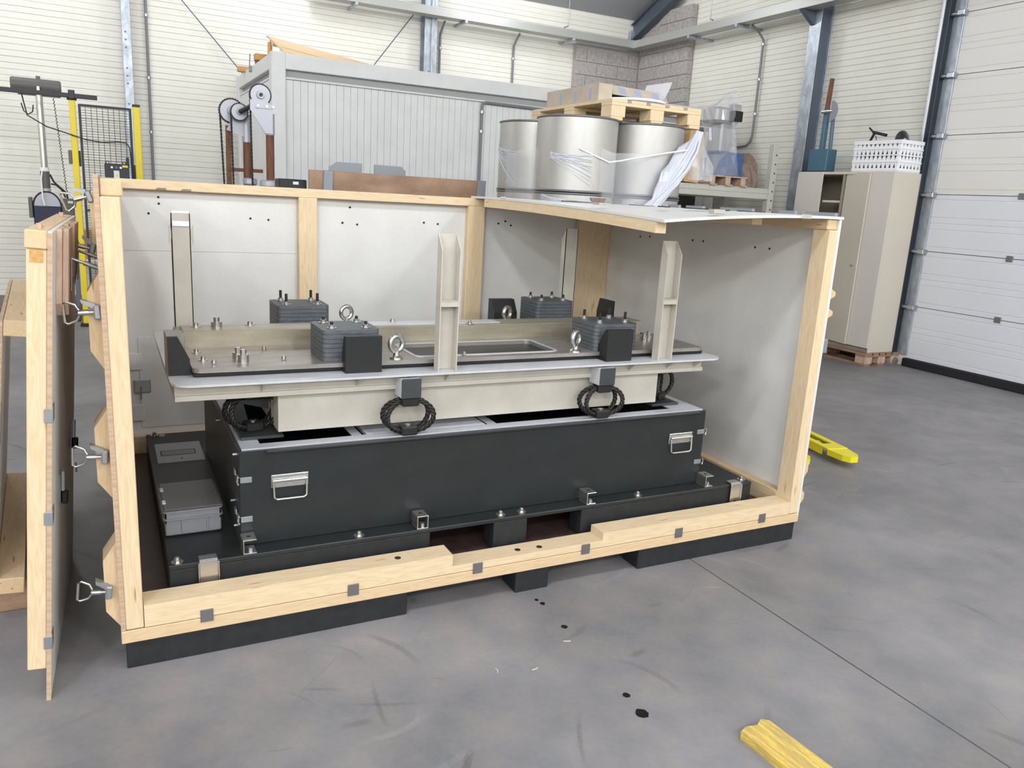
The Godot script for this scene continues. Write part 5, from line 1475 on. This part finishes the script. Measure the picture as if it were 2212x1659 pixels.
	for i in 10:
		for j in 4:
			var q := []
			for c in [[i, j], [i + 1, j], [i + 1, j + 1], [i, j + 1]]:
				var u: float = c[0] / 10.0
				var w: float = c[1] / 4.0
				q.append(V(3.8 + u * 0.14 - w * 0.02, py + 0.042 + u * u * 0.16, -2.45 - w * 0.3 - u * 0.05))
			pf.quad(q[0], q[1], q[2], q[3], V(-1, 1, 0))
	tag(obj("curled_sheet", pf, M.paper), "white paper sheet curling up on the top pallet's right side", "paper")

# ------------------------------------------------------------------ rack by the right wall
func build_rack() -> void:
	var sy := 1.92
	var t := thing("pallet_rack", "cream steel rack with a slotted upright before the right wall", "rack", V(0, 0, -5.0))
	for x in [5.3, 7.5]:
		for z in [0.0, -0.8]:
			var up := obj("upright", bxm(x - 0.045, x + 0.045, 0.0, 2.46, z - 0.04, z + 0.04, 0.004), M.rack, t)
			if z == 0.0:
				for k in 14:
					obj("slot_hole", MB.new().cyl(V(x + 0.01, 0.9 + k * 0.11, 0.04), V(x + 0.01, 0.9 + k * 0.11, 0.0412), 0.011, -1, 10), M.hole, up)
	for z in [0.0, -0.8]:
		obj("beam", bxm(5.345, 7.455, sy - 0.13, sy - 0.012, z - 0.03, z + 0.035, 0.006), M.rack, t)
		obj("beam_lip", bxm(5.345, 7.455, sy - 0.06, sy - 0.05, z + 0.035, z + 0.042), M.rack, t)
	for k in 9:
		obj("shelf_panel", bxm(5.35 + k * 0.234, 5.35 + k * 0.234 + 0.228, sy - 0.012, sy, -0.84, 0.03, 0.002), M.rack, t)
	obj("brace", MB.new().path([V(7.5, 1.62, 0.0), V(7.5, 1.2, -0.78)], 0.012, 6), M.galv_dark, t)
	var c1 := thing("tall_carton", "tall plain cardboard carton leaning on the rack shelf left of the wrapped machine", "box", V(6.2, sy, -4.98), "cartons on the rack shelf")
	c1.rotation.z = -0.05
	obj("carton", bxm(-0.06, 0.16, 0.012, 0.6, -0.35, -0.02, 0.004), M.cardboard, c1)
	obj("seam", bxm(0.045, 0.048, 0.012, 0.6, -0.021, -0.0185), M.endgrain, c1)
	var c2 := thing("tall_carton", "narrow cardboard carton behind the film tail on the rack shelf", "box", V(5.95, sy, -4.98), "cartons on the rack shelf")
	c2.rotation.z = -0.07
	obj("carton", bxm(-0.02, 0.1, 0.012, 0.62, -0.35, -0.04, 0.004), M.cardboard, c2)
	var p := thing("small_pallet", "small worn pallet on the rack shelf under the blue wrapped machine", "pallet", V(6.46, sy, -4.97))
	for k in 3:
		obj("block", bxm(0.05 + k * 0.24, 0.13 + k * 0.24, 0.016, 0.1, -0.55, 0.0, 0.004), M.plyblock, p)
		obj("bottom_board", bxm(0.04 + k * 0.24, 0.14 + k * 0.24, 0.0, 0.016, -0.6, 0.03, 0.002), M.plyblock, p)
	for k in 4:
		obj("deck_board", bxm(0.0, 0.64, 0.1, 0.116, -0.6 + k * 0.16, -0.48 + k * 0.16, 0.002), M.plyblock, p)
	var m := thing("wrapped_machine", "blue and grey machine wrapped in crumpled clear film on the rack", "machine", V(6.5, sy + 0.117, -4.97))
	obj("blue_housing", MB.new().prism([Vector2(0.14, 0.0), Vector2(0.56, 0.0), Vector2(0.55, 0.28), Vector2(0.28, 0.28), Vector2(0.2, 0.16)], "xy", -0.45, -0.08), M.bluemachine, m)
	obj("grey_base", bxm(0.02, 0.3, 0.0, 0.22, -0.5, -0.1, 0.02), M.greysteel, m)
	obj("grey_column", bxm(0.24, 0.42, 0.28, 0.62, -0.42, -0.16, 0.02), M.machinebody, m)
	obj("grey_head", bxm(0.12, 0.42, 0.62, 0.8, -0.42, -0.14, 0.03), M.machinebody, m)
	obj("black_lamp", bxm(0.32, 0.46, 0.64, 0.76, -0.16, -0.06, 0.006), M.blackpoly, m)
	obj("lamp_box", bxm(0.34, 0.46, 0.76, 0.84, -0.2, -0.1, 0.006), M.machinebody, m)
	var fw := MB.new()
	crumple(fw, [[V(0.3, 0.0, -0.27), 0.34, 0.25], [V(0.29, 0.1, -0.27), 0.33, 0.25], [V(0.28, 0.24, -0.27), 0.31, 0.23], [V(0.3, 0.32, -0.27), 0.24, 0.2], [V(0.32, 0.42, -0.27), 0.2, 0.17], [V(0.31, 0.56, -0.27), 0.16, 0.16], [V(0.29, 0.64, -0.26), 0.21, 0.2], [V(0.29, 0.76, -0.25), 0.22, 0.2], [V(0.36, 0.86, -0.22), 0.12, 0.12], [V(0.39, 0.95, -0.2), 0.06, 0.06], [V(0.42, 0.99, -0.18), 0.03, 0.03]], 40, 0.07, 3)
	obj("film", fw, M.film, m)
	var s := MB.new()
	crumple(s, [[V(7.2, sy + 0.001, -5.2), 0.16, 0.2], [V(7.22, sy + 0.12, -5.2), 0.17, 0.2], [V(7.2, sy + 0.28, -5.22), 0.15, 0.17], [V(7.22, sy + 0.37, -5.22), 0.08, 0.1], [V(7.26, sy + 0.42, -5.22), 0.03, 0.04]], 20, 0.05, 12)
	tag(obj("brown_sack", s, M.sack), "slumped brown sack on the rack shelf beside the slotted upright", "sack")
	tag(obj("orange_canister", MB.new().lathe(V(7.12, sy + 0.001, -5.55), [Vector2(0, 0), Vector2(0.1, 0), Vector2(0.1, 0.5), Vector2(0.04, 0.6), Vector2(0, 0.62)], 18), M.orange), "orange canister half hidden behind the wrapped machine", "canister")
	# boxes on the floor below the shelf
	var low := thing("low_carton", "brown cardboard carton with a black sheet on it under the rack shelf", "box", V(6.3, 0, -5.3))
	obj("stack", bxm(-0.25, 0.25, 0.0, 1.62, -0.3, 0.25, 0.006), M.cardboard, low)
	obj("black_sheet", bxm(-0.3, 0.34, 1.621, 1.635, -0.3, 0.3), M.blackpoly, low)

# ------------------------------------------------------------------ cabinets at the right wall
func build_cabinets() -> void:
	euro_pallet("cabinet_pallet", "wooden pallet on the floor under the beige cabinets", V(7.6, 0, -3.3), 0.56, 1.4, [M.plyblock, M.brown_board, M.brown_board])
	var x0 := 7.66
	var x1 := 8.08
	var za := -3.33
	var zb := -4.7
	var y0 := 0.145
	var y1 := 2.14
	var t := thing("metal_cabinet", "wide beige metal cabinet with one compartment open at the right wall", "cabinet", V(0, 0, 0))
	obj("side_panel", bxm(x0, x1, y0, y1, za - 0.014, za, 0.003), M.cabinet, t)
	obj("side_panel", bxm(x0, x1, y0, y1, zb, zb + 0.014, 0.003), M.cabinet, t)
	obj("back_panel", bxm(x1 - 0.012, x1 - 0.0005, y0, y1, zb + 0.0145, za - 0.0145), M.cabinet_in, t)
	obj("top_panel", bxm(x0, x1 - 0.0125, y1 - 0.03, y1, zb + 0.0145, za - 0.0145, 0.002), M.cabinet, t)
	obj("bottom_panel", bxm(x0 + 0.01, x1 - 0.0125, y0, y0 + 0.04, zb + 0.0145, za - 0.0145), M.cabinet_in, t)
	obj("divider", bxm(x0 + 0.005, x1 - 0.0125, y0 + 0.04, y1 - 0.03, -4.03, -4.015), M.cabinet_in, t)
	for y in [0.6, 1.1, 1.48, 1.79]:
		obj("shelf", bxm(x0 + 0.02, x1 - 0.013, y, y + 0.025, -4.3, -4.031, 0.001), M.cabinet, t)
	obj("right_door", bxm(x0 - 0.018, x0 - 0.001, y0 + 0.05, y1 - 0.01, -3.722, za - 0.003, 0.003), M.cabinet_door, t)
	var aj := obj("ajar_door", bxm(-0.018, 0.0, y0 + 0.05, y1 - 0.01, 0.0, 0.385, 0.003), M.cabinet, t)
	aj.position = V(x0 + 0.045, 0, -4.0)
	aj.rotation.y = -0.18
	obj("door_knob", MB.new().cyl(V(-0.018, 1.1, 0.33), V(-0.055, 1.1, 0.33), 0.009, -1, 10), M.steel, aj)
	obj("left_door", bxm(x0 - 0.018, x0 - 0.001, y0 + 0.05, y1 - 0.01, zb + 0.004, -4.31, 0.003), M.cabinet_door, t)
	# white plastic crate with hoses
	var c := thing("plastic_crate", "white plastic crate with tapered openings on top of the beige cabinet", "crate", V(7.7, y1, -3.36))
	var W := 0.38
	var D := 0.6
	var H := 0.335
	obj("bottom", bxm(0.0, W, 0.0, 0.012, -D, 0.0, 0.003), M.crate_white, c)
	obj("inner_liner", bxm(0.03, W - 0.03, 0.013, 0.28, -D + 0.03, -0.03), M.hose, c)
	for y in [0.1, 0.17, 0.24, 0.295]:
		obj("band", MB.new().ring_plate([Vector2(-0.008, 0.008), Vector2(-0.008, -D - 0.008), Vector2(W + 0.008, -D - 0.008), Vector2(W + 0.008, 0.008)], [Vector2(0.012, -0.012), Vector2(0.012, -D + 0.012), Vector2(W - 0.012, -D + 0.012), Vector2(W - 0.012, -0.012)], y, y + 0.014 if y < 0.29 else H), M.crate_white, c)
	obj("band", MB.new().ring_plate([Vector2(-0.004, 0.004), Vector2(-0.004, -D - 0.004), Vector2(W + 0.004, -D - 0.004), Vector2(W + 0.004, 0.004)], [Vector2(0.012, -0.012), Vector2(0.012, -D + 0.012), Vector2(W - 0.012, -D + 0.012), Vector2(W - 0.012, -0.012)], 0.0125, 0.04), M.crate_white, c)
	for row in 4:
		var ya: float = [0.04, 0.114, 0.184, 0.254][row]
		var yb: float = [0.1, 0.17, 0.24, 0.295][row]
		var wa: float = 0.018 if row % 2 == 0 else 0.034
		var wb: float = 0.034 if row % 2 == 0 else 0.018
		if row % 2 == 1:
			wa = 0.03
			wb = 0.012
		else:
			wa = 0.012
			wb = 0.03
		for k in 11:
			var zz := -0.02 - k * (D - 0.04) / 10.0
			obj("web_bar", MB.new().prism([Vector2(zz - wa, ya), Vector2(zz + wa, ya), Vector2(zz + wb, yb), Vector2(zz - wb, yb)], "zy", 0.0, 0.008), M.crate_white, c)
		for k in 7:
			var xx := 0.02 + k * (W - 0.04) / 6.0
			obj("web_bar", MB.new().prism([Vector2(xx - wa, ya), Vector2(xx + wa, ya), Vector2(xx + wb, yb), Vector2(xx - wb, yb)], "xy", -0.008, 0.0), M.crate_white, c)
	var hs := thing("coiled_hose", "grey hose coiled in the white plastic crate", "hose", V(7.88, y1 + 0.29, -3.5))
	var mb := MB.new()
	for k in 5:
		mb.torus(V(0.0 + k * 0.012, 0.03, 0), V(1, 0.1, 0.35), 0.12 - k * 0.014, 0.011, 28, 6)
	obj("coil", mb, M.hose, hs)
	var sg := thing("spray_gun", "black spray gun lying on the white plastic crate", "tool", V(7.82, y1 + 0.34, -3.78))
	obj("barrel", MB.new().cyl(V(0, 0.06, 0.12), V(0, 0.1, -0.06), 0.016, -1, 12), M.blackpoly, sg)
	obj("grip", MB.new().cyl(V(0, 0.09, -0.04), V(0, -0.02, -0.1), 0.014, -1, 10), M.blackpoly, sg)
	obj("nozzle", MB.new().cyl(V(0, 0.1, -0.06), V(0, 0.15, -0.12), 0.01, -1, 8), M.blackpoly, sg)
	obj("trigger_guard", MB.new().path([V(0, 0.06, -0.02), V(0, 0.0, 0.0), V(0, -0.02, -0.1)], 0.005, 6), M.blackpoly, sg)
	obj("support", bxm(-0.1, 0.1, -0.04, -0.02, -0.16, 0.16), M.greysteel, sg)
	# blue hand press
	var b := thing("hand_press", "blue hand lever press with a wooden handle on the cabinet's far end", "tool", V(7.82, y1, -4.52))
	obj("base_box", bxm(-0.08, 0.08, 0.012, 0.27, -0.14, 0.14, 0.006), M.blue_tool, b)
	obj("base_plate", bxm(-0.12, 0.14, 0.0, 0.012, -0.2, 0.22, 0.003), M.darkpaint, b)
	obj("upright", bxm(-0.03, 0.03, 0.27, 0.74, -0.05, 0.0, 0.004), M.blue_tool, b)
	obj("lever_arm", MB.new().cyl(V(0.0, 0.27, 0.1), V(0.0, 0.62, 0.08), 0.022, -1, 12), M.blue_tool, b)
	obj("pivot", MB.new().cyl(V(-0.06, 0.7, -0.04), V(-0.06, 0.7, 0.12), 0.022, -1, 14), M.steel, b)
	obj("wooden_handle", MB.new().cyl(V(0.0, 0.72, -0.03), V(0.0, 1.08, -0.015), 0.03, 0.026, 12), M.rust, b)
	var half := []
	for k in 13:
		half.append(Vector2(0.09 + sin(PI * k / 12.0) * 0.1, 0.7 - cos(PI * k / 12.0) * 0.12))
	obj("quadrant", MB.new().prism(half, "zy", -0.07, -0.062), M.greysteel, b)

# ------------------------------------------------------------------ things on the floor
func build_floor_things() -> void:
	# yellow pallet truck forks
	var t := thing("pallet_truck", "yellow pallet truck with its fork tips showing right of the crate", "pallet truck", V(4.47, 0, -0.94))
	t.rotation.y = -0.2
	for x in [-0.05, -0.42]:
		var w := 0.08
		var hole := [Vector2(x - 0.035, -0.05), Vector2(x + 0.035, -0.05), Vector2(x + 0.035, -0.36), Vector2(x - 0.035, -0.36)]
		var outer := [Vector2(x - w, 0.06), Vector2(x + w, 0.06), Vector2(x + w, -1.1), Vector2(x - w, -1.1)]
		var fk := obj("fork", MB.new().ring_plate(outer, hole, 0.078, 0.088), M.truckyellow, t)
		obj("fork_side", bxm(x - w, x - w + 0.008, 0.03, 0.078, -1.1, 0.0), M.truckyellow, fk)
		obj("fork_side", bxm(x + w - 0.008, x + w, 0.03, 0.078, -1.1, 0.0), M.truckyellow, fk)
		obj("fork_tip", MB.new().prism([Vector2(x - w, 0.0595), Vector2(x + w, 0.0595), Vector2(x + w * 0.75, 0.19), Vector2(x + w * 0.35, 0.235), Vector2(x - w * 0.35, 0.235), Vector2(x - w * 0.75, 0.19)], "xz", 0.045, 0.084), M.truckyellow, fk)
		obj("fork_wheel", MB.new().cyl(V(x - 0.03, 0.035, -0.18), V(x + 0.03, 0.035, -0.18), 0.035, -1, 18), M.plyblock, fk)
	obj("chassis", bxm(-0.5, 0.03, 0.05, 0.35, -1.25, -1.1, 0.02), M.truckyellow, t)
	obj("drawbar", MB.new().path([V(-0.235, 0.3, -1.3), V(-0.235, 0.8, -1.5), V(-0.235, 1.1, -1.62)], 0.025, 10), M.darkpaint, t)
	obj("steering_wheel", MB.new().cyl(V(-0.3, 0.09, -1.32), V(-0.17, 0.09, -1.32), 0.09, -1, 22), M.blackpoly, t)
	# worn yellow plank
	var p := thing("yellow_plank", "worn wooden plank painted yellow lying at the lower right edge", "plank", V(1.79, 0.0, 1.08))
	p.rotation = Vector3(0, 0.06, 0)
	obj("plank", MB.new().prism([Vector2(-0.062, 0.004), Vector2(-0.03, -0.006), Vector2(0.01, 0.004), Vector2(0.045, -0.012), Vector2(0.064, 0.006), Vector2(0.07, 1.3), Vector2(-0.062, 1.3)], "xz", 0.0, 0.028), M.wornyellow, p)
	for x in [-0.035, 0.0, 0.035]:
		obj("split", bxm(x - 0.001, x + 0.0015, 0.0275, 0.0284, 0.02, 0.5 - absf(x) * 5.0), M.plyblock, p)
	# oil drips
	var rg := RandomNumberGenerator.new()
	rg.seed = 21
	var labs := ["tiny black oil drip nearest to the crate's middle skid", "small black oil drip beside the tiny one near the skid", "single black oil drip on the floor between the skid and the larger drips", "oval black oil drip just above the largest one", "largest ragged black oil drip on the floor"]
	var i := 0
	for d in [[1.546, 0.072, 0.008], [1.555, 0.108, 0.011], [1.547, 0.299, 0.013], [1.521, 0.76, 0.013], [1.512, 0.861, 0.022]]:
		var poly := []
		for k in 16:
			var a := TAU * k / 16.0
			var rr: float = d[2] * rg.randf_range(0.82, 1.12)
			poly.append(Vector2(cos(a) * rr, sin(a) * rr * 1.1))
		var o := obj("oil_drip", MB.new().prism(poly, "xz", 0.0002, 0.0012), M.oil)
		o.position = V(d[0], 0, d[1])
		tag(o, labs[i], "stain", "oil drips on the floor")
		i += 1
	var slabs := ["curled white shaving on the floor before the crate", "thin white shaving left of the curled one on the floor", "faint pale shaving near the middle oil drip"]
	i = 0
	for s in [[1.303, 0.507, 0.3], [1.171, 0.466, 1.4], [1.504, 0.392, -0.2]]:
		var pp := []
		for k in 6:
			pp.append(V(-0.014 + k * 0.0055, 0.0016 + 0.001 * sin(k), 0.004 * sin(k * 0.6)))
		var o := obj("wood_shaving", MB.new().path(pp, 0.0014, 5), M.shaving)
		o.position = V(s[0], 0, s[1])
		o.rotation.y = s[2]
		tag(o, slabs[i], "shaving", "wood shavings on the floor")
		i += 1
